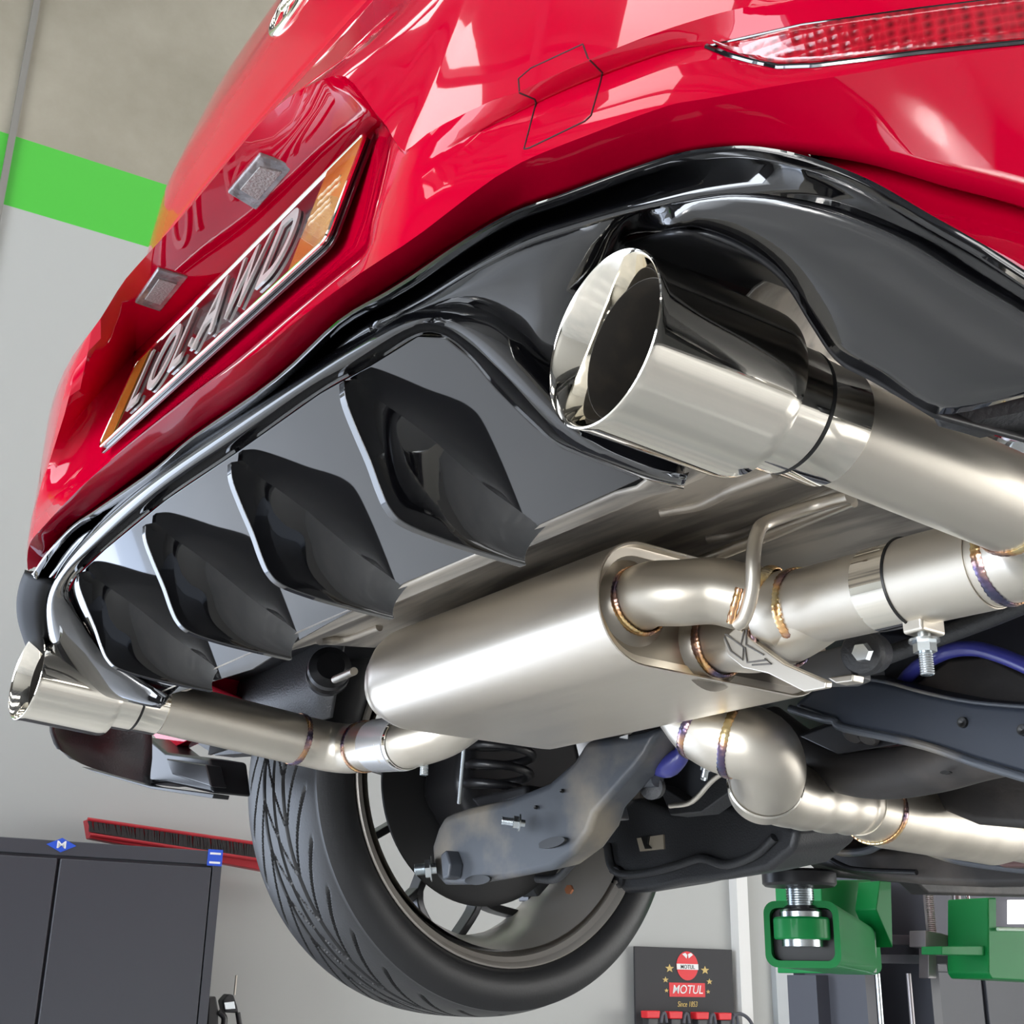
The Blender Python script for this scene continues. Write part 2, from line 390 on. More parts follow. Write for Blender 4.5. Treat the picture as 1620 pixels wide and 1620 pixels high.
# wrap of the body at the sides and the arch around the far wheel, so the car has depth
def side(sx):
    pr = [(.05, .1), (.16, .09), (.30, .10), (.55, .14)]
    rows = []
    for y in (.45, .6, .9, 1.3, 2.0, 3.2):
        row = []
        for z in (-.02, .08, .2, .35, .6):
            row.append(np.array([sx*(.85 + (.03 if .1 < z < .4 else 0)), y, z if not (.5 < y < 1.0 and z < .2) else .33 - .0*z + z*.1]))
        rows.append(row)
    return loft(rows, n=3, nv=3)
for sx in (-1, 1):
    V, Fc = side(sx); link('side_panel', V, Fc, red, car, smooth=50, solid=.003)
# far bumper return to the wheel arch
# ---- reflector
ro = [(1135,74),(1268,43),(1450,18),(1640,3),(1780,-14),(1780,52),(1640,66),(1500,76),(1371,88),(1290,100),(1235,104),(1192,95)]
pts = [S(a, b, -.0475) for a, b in ro]
pb = [S(a, b, -.040) for a, b in ro]
ctr = np.mean(pts, axis=0)
rmb = MB(); nn = len(pts); Vv = pts + pb
# triangulated lens with a subdivided face following the bumper curvature
top = pts[:5]; bot = pts[5:][::-1]; top = crom(top, 6); bot = crom(bot, 4)
bt = [bot[int(round(i*(len(bot)-1)/(len(top)-1)))] for i in range(len(top))]
V, Fc = grid([top, [a*.66+b*.34 for a, b in zip(top, bt)], [a*.33+b*.67 for a, b in zip(top, bt)], bt])
def lensx(nt, b, tc):
    v = nt.nodes.new('ShaderNodeTexVoronoi'); v.inputs['Scale'].default_value = 260; v.inputs['Randomness'].default_value = .15
    bp = nt.nodes.new('ShaderNodeBump'); bp.inputs['Strength'].default_value = .2; bp.inputs['Distance'].default_value = .002
    nt.links.new(tc.outputs['Object'], v.inputs['Vector']); nt.links.new(v.outputs['Distance'], bp.inputs['Height']); nt.links.new(bp.outputs[0], b.inputs['Normal'])
    r = nt.nodes.new('ShaderNodeValToRGB'); r.color_ramp.elements[0].color = (.14, .0, .004, 1); r.color_ramp.elements[1].color = (.50, .006, .02, 1)
    r.color_ramp.elements[0].position = .1; r.color_ramp.elements[1].position = .7
    nt.links.new(v.outputs['Distance'], r.inputs[0]); nt.links.new(r.outputs[0], b.inputs['Base Color'])
lens = mat('prismatic_red', (.4, .004, .012), .15, 0, 1, extra=lensx)
if False: refl = link('reflector', V, Fc, lens, car, smooth=40, orient='cam', solid=.005)
# ---- tow cover outline, seam grooves and parking sensor
def seamline(name, pts, y0, r=.0006, closed=True, mt=seam, parent=bumper):
    q = [S(a, b, y0) for a, b in pts]
    if closed: q = q + [q[0]]
    out = []
    for i in range(len(q)-1):
        for j in range(4): out.append(q[i]*(1-j/4)+q[i+1]*j/4)
    out.append(q[-1])
    return MB().tube(out, r, 8).build(name, mt, parent)
def surf_y(px, py):
    return None
# ray cast on the finished bumper so that lines and fittings sit on its skin
bpy.context.view_layer.update()
dg = bpy.context.evaluated_depsgraph_get()
def cast(px, py, lift=0.):
    d = Vector(ray(px, py)).normalized()
    best = None
    for o in CASTERS:
        mi = o.matrix_world.inverted()
        hit, loc, nrm, _ = o.ray_cast(mi @ Vector(CP), (mi.to_3x3() @ d), distance=8)
        if hit:
            w = o.matrix_world @ loc; dd = (w - Vector(CP)).length
            if best is None or dd < best[0]: best = (dd, w, (o.matrix_world.to_3x3() @ nrm).normalized())
    if best is None: return None, None
    n = best[2]
    if n.dot(d) > 0: n = -n
    return np.array(best[1] + n*lift), np.array(n)
CASTERS = [bumper, tail]
def castline(name, pts, r, mt, parent, closed=False, lift=0., sub=6):
    q = []
    L = list(pts) + ([pts[0]] if closed else [])
    for (a, b), (c, d) in zip(L[:-1], L[1:]):
        for j in range(sub):
            t = j/sub; p, n = cast(a*(1-t)+c*t, b*(1-t)+d*t, lift)
            if p is not None: q.append(p)
    p, n = cast(*L[-1], lift)
    if p is not None: q.append(p)
    if len(q) < 2: return None
    return MB().tube(q, r, 8).build(name, mt, parent)
castline('tow_eye_cover', [(820,125),(840,108),(922,70),(930,92),(953,115),(950,130),(935,183),(925,192),(838,234),(829,236),(848,163),(846,157),(822,147)], .00042, seam, car, True)
bpy.context.view_layer.update()
tp2 = [(1133,75),(1180,64),(1225,54),(1268,43),(1330,34),(1390,26),(1450,18),(1540,7),(1640,-5),(1740,-16)]
bt2 = [(1134,76),(1172,89),(1205,97),(1240,103),(1300,100),(1371,90),(1450,80),(1540,71),(1640,61),(1740,50)]
rr2 = []
for k_ in range(7):
    t = k_/6; rr2.append([cast(a*(1-t)+c*t, b*(1-t)+d*t, .0016)[0] for (a, b), (c, d) in zip(tp2, bt2)])
if all(p is not None for r_ in rr2 for p in r_):
    V, Fc = grid(rr2); refl = link('reflector', V, Fc, lens, car, smooth=60, orient='cam', solid=.004); refl['label'] = 'honeycomb red rear reflector'
castline('reflector_surround', [(1118,74),(1150,87),(1190,98),(1232,107),(1290,105),(1371,95),(1450,85),(1540,76),(1640,66),(1740,55)], .0014, black, car)
castline('reflector_surround', [(1118,74),(1180,60),(1268,40),(1450,15),(1640,-8)], .0008, black, car)
c0, n0 = cast(571, 74, 0)
if c0 is not None:
    MB().lathe(c0, n0, [(-.002, .0001), (.0008, .0001), (.0012, .008), (.0008, .0095), (-.002, .0095)], 40).build('parking_sensor', red, car)['label'] = 'round red parking sensor'
    MB().lathe(c0, n0, [(-.001, .0098), (.0006, .0098), (.0006, .0108), (-.001, .0108)], 40, True).build('sensor_ring', mat('ring_pale', (.6, .2, .2), .3), bpy.data.objects['parking_sensor'])
# ---- badge on the tailgate
c0 = np.array([.012, hatch(.012, .468), .468])
nb = np.array([0, -.97, .2]); nb /= np.linalg.norm(nb); ub = np.cross(nb, [1, 0, 0]); ub *= np.sign(ub[2])
def oval(c, rx, rz, r, name, parent, mt=chrome, n=64):
    q = [c + np.array([1, 0, 0])*rx*math.cos(t) + ub*rz*math.sin(t) for t in np.linspace(0, 2*math.pi, n)]
    return MB().tube(q, r, 10, cap=False).build(name, mt, parent, smooth=60)
bd = oval(c0 + nb*.004, .040, .027, .0038, 'badge', car)
oval(c0 + nb*.004, .015, .024, .0025, 'badge_bar', bd); oval(c0 + nb*.004 + ub*.011, .031, .010, .0025, 'badge_bar', bd)
MB().lathe(c0, nb, [(0, .0001), (.002, .022)], 40).build('badge_backing', black, bd)
# ---- licence plate
tl = .25; PU = np.array([0, math.sin(tl), math.cos(tl)]); PX = np.array([1., 0, 0]); PN = np.cross(PX, PU)
PC = np.array([0, -.0140, .1835]); PW, PH = .190, .0423
def rrect(c, ex, ey, w, h, r, n=5):
    o = []
    for cx, cy, a in ((w-r, h-r, 0), (-w+r, h-r, 90), (-w+r, -h+r, 180), (w-r, -h+r, 270)):
        for i in range(n+1):
            t = math.radians(a + 90*i/n); o.append(c + ex*(cx+r*math.cos(t)) + ey*(cy+r*math.sin(t)))
    return o
plate = slab('licence_plate', rrect(PC + PN*.001, PX, PU, PW, PH, .007), platebk, car, -PN*.003, bevel=.0004)
plate['label'] = 'black number plate with orange ends reading LOLAWD'
a = rrect(PC + PN*.001, PX, PU, PW, PH, .007); a.append(a[0])
MB().tube(a, .0014, 10).build('plate_border', chrome, plate)
fr = rrect(PC - PN*.002, PX, PU, PW+.004, PH+.004, .009)
slab('plate_frame', fr, black, plate, -PN*.002, bevel=.0005)
for s_, x0, x1 in ((1, .142, .188), (-1, .158, .188)):
    q = [PC + PN*.0012 + PX*s_*x0 - PU*(PH-.002), PC + PN*.0012 + PX*s_*x1 - PU*(PH-.002), PC + PN*.0012 + PX*s_*x1 + PU*(PH-.002), PC + PN*.0012 + PX*s_*x0 + PU*(PH-.002)]
    slab('plate_panel', q, orange, plate, PN*.0006, bevel=0)['label'] = 'orange printed end panel'
lx = [-.120, -.072, -.026, .008, .058, .108]
for ch, x, sc_ in zip('LOLAWD', [-.128, -.085, -.044, .006, .056, .108], (1, 1, 1, 1, .82, 1)):
    text('plate_letter', ch, platechr, plate, PC + PN*.0028 + PX*x - PU*.004, PX, PU, .082, .0009, sx=.66*sc_)
text('plate_letter', '.', platechr, plate, PC + PN*.0028 + PX*-.018 - PU*.004, PX, PU, .06, .0016, sx=.7)
for i, (dx, dz) in enumerate([(0, .016), (.004, .008), (-.003, .0), (.002, -.007)]):
    text('plate_text', '~~~', mat('pale_script', (.7, .6, .45), .5), plate, PC + PN*.002 + PX*(.160+dx) + PU*dz, PX, PU, .016, .0003)
# ---- plate lamps in the recess roof
for cx, cy, quad in ((415, 283, [(360,300),(411,240),(470,262),(406,328)]), (256, 455, [(213,476),(250,422),(298,437),(254,490)])):
    P4 = [cast(*q, .0005)[0] for q in quad]
    if any(p is None for p in P4): continue
    c = np.mean(P4, axis=0); n = np.cross(P4[1]-P4[0], P4[3]-P4[0]); n /= np.linalg.norm(n)
    if n @ (CP - c) < 0: n = -n
    P4 = [p - n*((p-c) @ n) for p in P4]
    lp = slab('plate_lamp', [p - n*.002 for p in P4], lampglass, car, n*.0036, bevel=.0015)
    lp['label'] = 'clear number plate lamp'
    q = [c + (p-c)*.6 + n*.0013 for p in P4]
    slab('lamp_window', q, mat('lamp_window', (.38, .36, .35), .3, bump=(500, .8)), lp, n*.0012, bevel=.0005)
# ================================================================== black diffuser
DN = np.array([0, .64, 1.]); DP = np.array([0, -.017, .05]); DO = -DN/np.linalg.norm(DN)     # DO points out of the panel
def dp(px, py, off=0.): return atn(px, py, DN, DP + DO*off)
# upper lip (trim bead) and the groove below it
T_ = [(45,903),(69,873),(112,830),(150,802),(242,738),(300,688),(432,596),(531,505),(606,459),(650,430),(728,377),(804,335),(880,308),(967,277),(1060,247),(1115,234),(1172,230),(1230,234),(1283,245),(1330,266),(1406,302),(1497,360),(1560,395),(1620,432),(1760,525),(1900,640)]
def shift(pts, dx, dy): return [(a+dx, b+dy) for a, b in pts]
lo = [(58,917),(80,884),(118,842),(158,815),(250,752),(309,703),(441,612),(541,521),(617,476),(663,448),(741,395),(816,352),(890,325),(973,294),(1062,264),(1115,254),(1172,250),(1210,254),(1250,262),(1306,278),(1370,305),(1445,348),(1510,385),(1560,415),(1700,510),(1850,630)]
gr = [(70,925),(90,895),(124,853),(166,827),(259,765),(318,716),(450,626),(551,537),(630,494),(677,468),(757,418),(834,378),(906,354),(984,333),(1066,316),(1118,306),(1165,304),(1205,306),(1245,312),(1290,320),(1344,335),(1440,373),(1490,400),(1536,431),(1660,510),(1810,630)]
hb = lambda z, y0: [np.array([x, y0 + cb(x), z]) for x in (-.6, -.45, -.36, -.31)]
q0 = [S(a, b, -.016) for a, b in T_]
q1 = [S((a+c)/2, (b+d)/2, -.044, .35) for (a, b), (c, d) in zip(T_, lo)]
q2 = [S(a, b, -.038, .35) for a, b in lo]
q3 = [S(a+2, b+4, -.022, .35) for a, b in lo]
q4 = [dp(a, b, .002) for a, b in gr]
diff = empty('x', (0, 0, 0), None, None); bpy.data.objects.remove(diff)
# tip housing panel between the groove and the openings
ins = [(595,514),(690,487),(759,494),(811,529),(850,570),(890,615),(925,600),(955,480),(985,385),(1050,366),(1110,364),(1180,392),(1240,440),(1285,510),(1325,565),(1385,598),(1480,655),(1620,628),(1740,600)]
ups = [(586,518),(677,468),(757,418),(834,378),(906,354),(945,345),(965,339),(984,335),(1010,329),(1060,319),(1110,310),(1165,305),(1245,313),(1344,336),(1440,374),(1536,432),(1620,480),(1720,548),(1850,640)]
yin = [None,None,None,None,.022,.035,.05,.05,.05,.05,.05,.05,.055,.07,.085,.10,.115,.15,.18]
a = [dp(p[0], p[1], .001) for p in ups]
b = [dp(*p) for p in ins]
for k_, yy in ((5, .045), (6, .065), (7, .065), (8, .05)): b[k_] = at(*ins[k_], y=yy)
V, Fc = loft([q0, q1, q2, q3, q4], n=4, nv=3, curve=crom)
lip = link('diffuser_lip', V, Fc, black, car, smooth=50, orient='cam', solid=.003)
V, Fc = loft([a, b], n=5, nv=8, bulge=[DO*.004], curve=crom)
hous = link('diffuser_housing', V, Fc, black, car, smooth=50, orient='cam', solid=.003)
hous['label'] = 'gloss black diffuser housing around the near tip'
# shroud that runs forward from the opening edge
e0 = crom(b[8:17], 5); out = [e0]
for k_, (dy, sc_) in enumerate(((.004, 1.0), (.03, .985), (.09, .97), (.16, 1.0))):
    cc = np.array([.40, 0, .0]); row = []
    for p in e0:
        q = p.copy(); q[0] = .40 + (p[0]-.40)*sc_ + dy*.1; q[2] = p[2]*sc_ + dy*.04; q[1] = p[1] + dy; row.append(q)
    out.append(np.array(row))
V, Fc = grid(out); link('tip_shroud', V, Fc, plastic2, car, smooth=40, orient='cam', solid=.002)
tt = [(1283,245),(1330,266),(1406,302),(1497,360),(1560,395),(1620,432),(1760,525),(1900,640)]
uu = [(1280,243),(1325,248),(1371,256),(1440,276),(1497,295),(1620,329),(1760,385),(1880,440)]
V, Fc = loft([[S(a, b, -.017) for a, b in uu], [S(a, b+2, -.006) for a, b in uu], [S(a, b, -.010) for a, b in tt]], n=5, nv=5, curve=crom)
link('bumper_lower_corner', V, Fc, red, car, smooth=50, orient='cam', solid=.003)
# far flank (seen edge-on at the left)
fo = [(45,903),(36,925),(31,955),(33,985),(42,1015),(60,1050),(85,1085)]
fi = [(86,915),(76,945),(76,985),(82,1020),(92,1050),(104,1078),(120,1095)]
xo = [-.31,-.34,-.37,-.41,-.46,-.48,-.48]
o_ = [at(*p, x=x) for p, x in zip(fo, xo)]; i_ = [dp(*p, .0) for p in fi]
w_ = [p + np.array([-.10, .10, 0]) for p in o_]
V, Fc = loft([w_, o_, i_], n=4, nv=4, bulge=[0, np.array([0, -.006, 0])], curve=crom)
link('diffuser_flank', V, Fc, mat('dull_black', (.008, .008, .009), .55, spec=.12), car, smooth=50, orient='cam', solid=.003)
# raised frame around the finned panel
fo = [(1085,735),(1010,708),(940,672),(875,602),(811,529),(759,496),(707,485),(638,498),(560,538),(480,588),(360,668),(240,752),(150,832),(98,893),(76,940),(74,985),(84,1030),(100,1066),(125,1085),(165,1100),(215,1112),(255,1119)]
fm = [(1088,752),(1014,735),(918,690),(855,632),(795,568),(748,528),(705,506),(655,508),(572,552),(490,604),(370,686),(246,775),(155,855),(106,902),(84,946),(84,990),(94,1030),(110,1064),(135,1080),(172,1094),(220,1108),(258,1115)]
fi = [(1082,774),(1016,758),(889,708),(844,673),(786,616),(746,568),(704,534),(660,532),(585,578),(505,622),(372,716),(262,790),(166,868),(120,912),(108,938),(118,965),(135,997),(150,1020),(167,1040),(205,1065),(243,1088),(268,1100)]
ro_ = [dp(*p, .004) for p in fo]; rm = [dp(*p, .013) for p in fm]; ri = [dp(*p, .003) for p in fi]
rb = [p - DO*.02 for p in ro_]
V, Fc = loft([rb, ro_, rm, ri], n=5, nv=4, curve=crom, bulge=[0, DO*.003, DO*.002])
link('diffuser_frame', V, Fc, black, car, smooth=50, orient='cam', solid=.002)
# finned panel: one slab on the sloping plane with a gently curved top
bl = [(1023,761),(886,817),(763,874),(648,920),(570,960),(480,1010),(400,1060),(268,1104)]
top3 = [dp(*p) for p in fi[1:]]; bot3 = [dp(*p) for p in bl]
poly = top3 + bot3[::-1][1:-1]
slab('diffuser_panel', poly, black, car, -DO*.004, bevel=.001)
# fins
def fin(x0):
    # trailing edge / lower edge (y,z) and the flare of the root away from the blade
    tr_ = [(-.0215,.046),(-.020,.036),(-.013,.022),(-.003,.005),(.004,-.009),(.010,-.018),(.019,-.024),(.040,-.0275),(.065,-.0295),(.098,-.031)]
    rt = [(-.014,.0),(-.010,.0),(-.002,.0),(.008,.004),(.016,.007),(.028,.010),(.042,.012),(.060,.015),(.078,.022),(.090,.028)]
    tr_ = crom([np.array([y, z]) for y, z in tr_], 4); rt = crom([np.array(p) for p in rt], 4)
    n = len(tr_); mb = MB(); nv = 8
    pz = lambda y: .05 - .64*(y+.017) + .001
    for sgn, fl in ((1, 1.0), (-1, 1.0)):
        rows = []
        for j in range(nv+1):
            t = j/nv; row = []
            for i in range(n):
                e = np.array([x0 + sgn*.0030, tr_[i][0], tr_[i][1]])
                r_ = np.array([x0 + sgn*(.004 + fl*rt[i][1]), rt[i][0], pz(rt[i][0])])
                # concave flank: stays near the blade, flares near the root
                w = t**2.2
                row.append(np.array([e[0]*(1-w)+r_[0]*w, e[1]*(1-t)+r_[1]*t, e[2]*(1-t)+r_[2]*t]))
            rows.append(row)
        V, Fc = grid(rows); mb.add(V, Fc)
        if sgn == 1: A_ = rows
        else: B_ = rows
    V, Fc = grid([A_[0], B_[0]]); mb.add(V, Fc)
    ea = [r[-1] for r in A_]; eb = [r[-1] for r in B_]; V, Fc = grid([ea, eb]); mb.add(V, Fc)
    ea = [r[0] for r in A_]; eb = [r[0] for r in B_]; V, Fc = grid([ea, eb]); mb.add(V, Fc)
    return mb.build('diffuser_fin', black, car, smooth=38, bevel=.0006)
for x0 in (.2129, .0713, -.0713, -.2129): fin(x0)
# lower ledge at the near corner and its bracket
q = P([(1478,652),(1640,620)], y=.13)
mb = MB(); pl = [at(1478,650,y=.118), at(1620,624,y=.152), at(1740,598,y=.18)]
V, Fc = loft([pl, [p + np.array([0, .004, -.006]) for p in pl], [p + np.array([0, .03, -.004]) for p in pl]], n=3, nv=2)
link('bumper_ledge', V, Fc, plastic, car, smooth=30, solid=.003)
pl2 = [at(1240,440,y=.06)]
# far lower bumper corner
t_ = [(83,1110,.13),(110,1128,.16),(170,1135,.22),(240,1150,.27)]
m_ = [(84,1155,.13),(104,1172,.16),(165,1185,.22),(240,1198,.27)]
b_ = [(93,1185,.14),(128,1208,.17),(175,1224,.22),(237,1241,.27)]
b2 = [(110,1200,.20),(150,1214,.22),(190,1224,.25),(240,1238,.30)]
rows = [[at(a, b, y=y) for a, b, y in r] for r in (t_, m_, b_, b2)]
V, Fc = loft(rows, n=5, nv=3, curve=crom); link('far_bumper_corner', V, Fc, plastic, car, smooth=50, orient='cam', solid=.004)['label'] = 'grey-black lower corner of the bumper at the far side'
slab('corner_bracket', P([(232,1165),(262,1190),(300,1195),(330,1200),(336,1255),(262,1238),(228,1240)], y=.30), plastic2, car, (0, .05, .0), bevel=.004)
slab('corner_bracket', P([(262,1200),(325,1210),(334,1245),(272,1225)], y=.285), plastic2, car, (0, .02, .0), bevel=.002)
slab('corner_bracket', P([(128,1213),(237,1243),(338,1256),(336,1263),(240,1248),(150,1222)], y=.29), mat('black_lip', (.006, .006, .007), .4), car, (0, .02, .0), bevel=.001)
slab('red_liner', P([(238,1158),(282,1158),(300,1170),(262,1188)], y=.33), red, car, (0, .02, 0), bevel=.001)
# added dark sheet forward of the far corner, stands in for shade behind the pipe
slab('pipe_shade_sheet', P([(270,1150),(500,1170),(560,1150),(420,1190),(340,1195)], y=.42), plastic, car, (0, .03, .0))
# ================================================================== exhaust
def ax(s): n = np.array([.065*s, 1, -.062]); return n/np.linalg.norm(n)
for s, nm in ((1, 'near'), (-1, 'far')):
    c = np.array([.3996*s, 0, 0]); n = ax(s)
    tip = MB().lathe(c, n, [(.0145, .0308), (.008, .0330), (.002, .0362), (.0, .0374), (-.0004, .0380), (.0, .0386), (.0015, .0388), (.004, .0384), (.07, .0384), (.074, .0383), (.0775, .0375), (.078, .0298), (.085, .0296), (.100, .0292), (.1005, .0286), (.103, .0286), (.1035, .0284), (.126, .0280), (.127, .0272)], 96).build('exhaust_tip', chrome, car, smooth=28)
    tip['label'] = 'polished slash of chrome round exhaust tip'.replace('slash of ', '')
    MB().lathe(c, n, [(.0143, .0312), (.0145, .0306), (.03, .0288), (.12, .026), (.1201, .0001)], 64).build('tip_bore', soot, tip, smooth=28)
    MB().tube([c + n*.1005, c+n*.1025], .0291, 64).build('tip_seam', mat('black_gap', (.01, .01, .01), .4), tip)
    # straight pipe from tip to elbow
    n2 = np.array([.065*s, 1, -.082]); p0 = c + n*.118; L = .135 if s == 1 else .16
    n2 /= np.linalg.norm(n2); p1 = p0 + n2*L
    MB().tube([p0, p0 + n2*L*.5, p1], .0252, 64, cap=False).build('tail_pipe', satin, car)
    weld('weld_bead', p1, n2, .0256, car)
    # mitred elbow into the cross pipe
    e = [p1, p1 + n2*.018, p1 + n2*.036 + np.array([-.006*s, 0, -.001]), p1 + n2*.050 + np.array([-.022*s, 0, -.002]), p1 + n2*.055 + np.array([-.045*s, 0, -.002])]
    MB().tube(crom(e, 6), .0250, 64, cap=False).build('elbow', satin, car)
    if s == 1: EN = e[-1]
    else: EF = e[-1]
# near cross pipe, right to left
c0 = EN; c3 = at(1268, 962, y=.305); dx = (c3 - c0)/np.linalg.norm(c3 - c0)
weld('weld_bead', c0 + dx*.002, dx, .0254, car)
Lc = np.linalg.norm(c3-c0)
MB().tube([c0, c0 + dx*.065], .0252, 64, cap=False).build('cross_pipe', satin, car)
MB().lathe(c0 + dx*.010, dx, [(0, .0255), (.0, .0262), (.052, .0262), (.0522, .0255)], 64).build('slip_sleeve', satin, car, smooth=25)
cl = MB().lathe(c0 + dx*.062, dx, [(0, .0245), (.0, .0268), (.0012, .0274), (.0012, .0262)], 64).build('sleeve_edge', mat('black_gap', (.01, .01, .01), .4), car, smooth=25)
MB().lathe(c0 + dx*.0635, dx, [(0, .0245), (.0, .0258), (.024, .0256), (.0242, .0248)], 64).build('polished_band', chrome, car, smooth=25)
MB().tube([c0 + dx*.085, c3], .0246, 64, cap=False).build('cross_pipe', satin, car)
weld('weld_bead', c3, dx, .0252, car, .0026)
# far cross pipe
d0 = EF; d3 = at(640, 1176, y=.33); dd = (d3-d0)/np.linalg.norm(d3-d0)
MB().tube(crom([d0, d0*.5+d3*.5, d3, at(700, 1158, y=.35), at(745, 1125, y=.36), at(770, 1090, y=.36)], 6), .0246, 64, cap=False).build('cross_pipe', satin, car)
weld('weld_bead', d0, dd, .0254, car)
MB().lathe(d0 + dd*.03, dd, [(0, .0246), (.0, .0262), (.05, .0262), (.051, .0246)], 64).build('slip_sleeve', rimin, car, smooth=25)
MB().lathe(d0 + dd*.082, dd, [(0, .0246), (.0, .0254), (.004, .0254), (.0045, .0246)], 64).build('sleeve_edge', chrome, car, smooth=25)
# clamp bolts
def bolt(c, d, name='clamp_bolt', L=.020, r=.0052, parent=car):
    c = np.array(c, float); d = np.array(d, float); d /= np.linalg.norm(d)
    a = MB().tube([c - d*.006, c + d*L], r*.72, 20)
    a.lathe(c + d*.000, d, [(0, 0.0001), (0, r*1.7), (.0015, r*1.7), (.0015, .0001)], 28)
    a.lathe(c + d*.0015, d, [(0, r*1.28), (.006, r*1.28), (.006, .0001)], 6)
    for i in range(9): a.lathe(c + d*(.008 + i*.0014), d, [(0, r*.70), (.0007, r*.80), (.0014, r*.70)], 18)
    return a.build(name, zinc, parent, smooth=25)
bolt(at(1462, 1012, y=.31), (0, 0, -1)); bolt(at(672, 1192, y=.345), (0, 0, -1))
for px, py, y in ((1462, 1000, .31), (672, 1182, .345)):
    c = at(px, py, y=y); MB().box(c + np.array([0, 0, .004]), (.014, .022, .012)).build('clamp_lug', satin, car, bevel=.002)
# collector
yc = .298
m0 = at(1268, 962, y=.305); m1 = at(1216, 952, y=.300)
MB().tube([m0, m0*.5+m1*.5 + np.array([0, 0, -.004]), m1 + np.array([0, .0, -.004])], [.0248, .0262, .0232], 64, cap=False).build('collector', satin, car)
up = [np.array([.118, .262, .000]), np.array([.135, .262, .002]), at(1075, 938, y=.268), at(1130, 935, y=.282), at(1178, 945, y=.293), at(1216, 952, y=.300)]
MB().tube(crom(up, 8), .0222, 64, cap=False).build('muffler_pipe', dullsteel, car)
weld('weld_bead', at(1214, 952, y=.299), up[-1]-up[-2], .0226, car, .0028)
weld('weld_bead', (.122, .262, .000), (1, 0, .05), .0235, car, .0028)
lo_ = [np.array([.118, .335, -.018]), np.array([.135, .335, -.018]), at(1195, 1012, y=.328), at(1235, 1000, y=.318), at(1262, 985, y=.308), at(1295, 962, y=.306)]
MB().tube(crom(lo_, 8), .0225, 64, cap=False).build('muffler_pipe', dullsteel, car)
weld('weld_bead', (.124, .335, -.018), (1, 0, .0), .0238, car, .0028)
weld('weld_bead', at(1236, 1003, y=.312), lo_[-1]-lo_[-3], .0228, car, .0024)
# engraved bracket plate under the collector
bp = [(1143,1010),(1165,992),(1196,1018),(1240,1050),(1307,1079),(1306,1089),(1272,1095),(1215,1066),(1175,1057),(1150,1036)]
br = slab('stiffener_bracket', P(bp, y=.288), satin, car, (0, .006, .001), bevel=.001); br['label'] = 'steel bracket engraved with crossed lines'
for l in ([(1147,1003),(1172,1020),(1177,998)], [(1181,996),(1180,1020),(1208,1036)], [(1146,1008),(1156,1030),(1175,1044),(1176,1024),(1150,1004)], [(1178,1024),(1182,1048),(1212,1044)], [(1190,1052),(1220,1050),(1210,1042)]):
    MB().tube(P(l, y=.2875), .0006, 8).build('engraved_line', mat('etched_line', (.12, .11, .10), .5), br)
# muffler
def osec(x, y0, y1, z0, z1, r, n=8):
    o = []
    for cy, cz, a in ((y1-r, z1-r, 0), (y0+r, z1-r, 90), (y0+r, z0+r, 180), (y1-r, z0+r, 270)):
        for i in range(n+1):
            t = math.radians(a + 90*i/n); o.append(np.array([x, cy + r*math.cos(t), cz + r*math.sin(t)]))
    return o
MY0, MY1, MZ0, MZ1 = .226, .452, -.0455, .044
def msec(x, inset=0):
    s = osec(x, MY0+inset, MY1-inset, MZ0+inset, MZ1-inset, .0415-inset, 10)
    return s
secs = [msec(.105, .010), msec(.116, .009), msec(.1165, .003), msec(.121, .0022), msec(.1222, .0008), msec(.1215, 0), msec(.112, 0), msec(-.18, 0), msec(-.19, .002), msec(-.200, .006), msec(-.205, .012), msec(-.207, .010), msec(-.214, .012), msec(-.218, .018)]
nS = len(secs[0]); V = [p for s in secs for p in s]
Fc = [(i*nS+k, i*nS+(k+1) % nS, (i+1)*nS+(k+1) % nS, (i+1)*nS+k) for i in range(len(secs)-1) for k in range(nS)]
Fc += [tuple((len(secs)-1)*nS + k for k in range(nS))]
def brushed(nt, b, tc):
    n = nt.nodes.new('ShaderNodeTexNoise'); n.inputs['Scale'].default_value = 4; n.inputs['Detail'].default_value = 5
    mp = nt.nodes.new('ShaderNodeMapping'); mp.inputs['Scale'].default_value = (1, 25, 25)
    nt.links.new(tc.outputs['Object'], mp.inputs[0]); nt.links.new(mp.outputs[0], n.inputs['Vector'])
    r = nt.nodes.new('ShaderNodeMapRange'); r.inputs['To Min'].default_value = .30; r.inputs['To Max'].default_value = .42
    nt.links.new(n.outputs['Fac'], r.inputs[0]); nt.links.new(r.outputs[0], b.inputs['Roughness'])
mufm = mat('brushed_muffler_steel', (.78, .72, .63), .3, 1, extra=brushed)
muf = link('muffler', V, Fc, mufm, car, smooth=35); muf['label'] = 'large brushed steel oval muffler'
fc = msec(.1125, .0085); fcs = slab('muffler_end_plate', fc, facesteel, muf, (.003, 0, 0), bevel=.0008)
for cy, cz in ((.262, .0), (.335, -.018)):
    MB().lathe((.114, cy, cz), (1, 0, 0), [(0, .033), (.002, .030), (.006, .026), (.0085, .0245), (.0085, .02)], 48).build('pressed_collar', facesteel, muf, smooth=50)
# muffler outlet at the far end
pin = [at(530, 1075, y=.30), at(560, 1062, y=.28)]
MB().tube(pin, .004, 16).build('hanger_pin', satin, car)
MB().lathe(at(520, 1062, y=.33), (1, -.4, .1), [(-.02, .0001), (-.02, .016), (-.014, .024), (-.006, .024), (-.003, .020), (.003, .020), (.006, .024), (.014, .023), (.02, .015), (.02, .0001)], 40).build('rubber_hanger', plastic2, car)
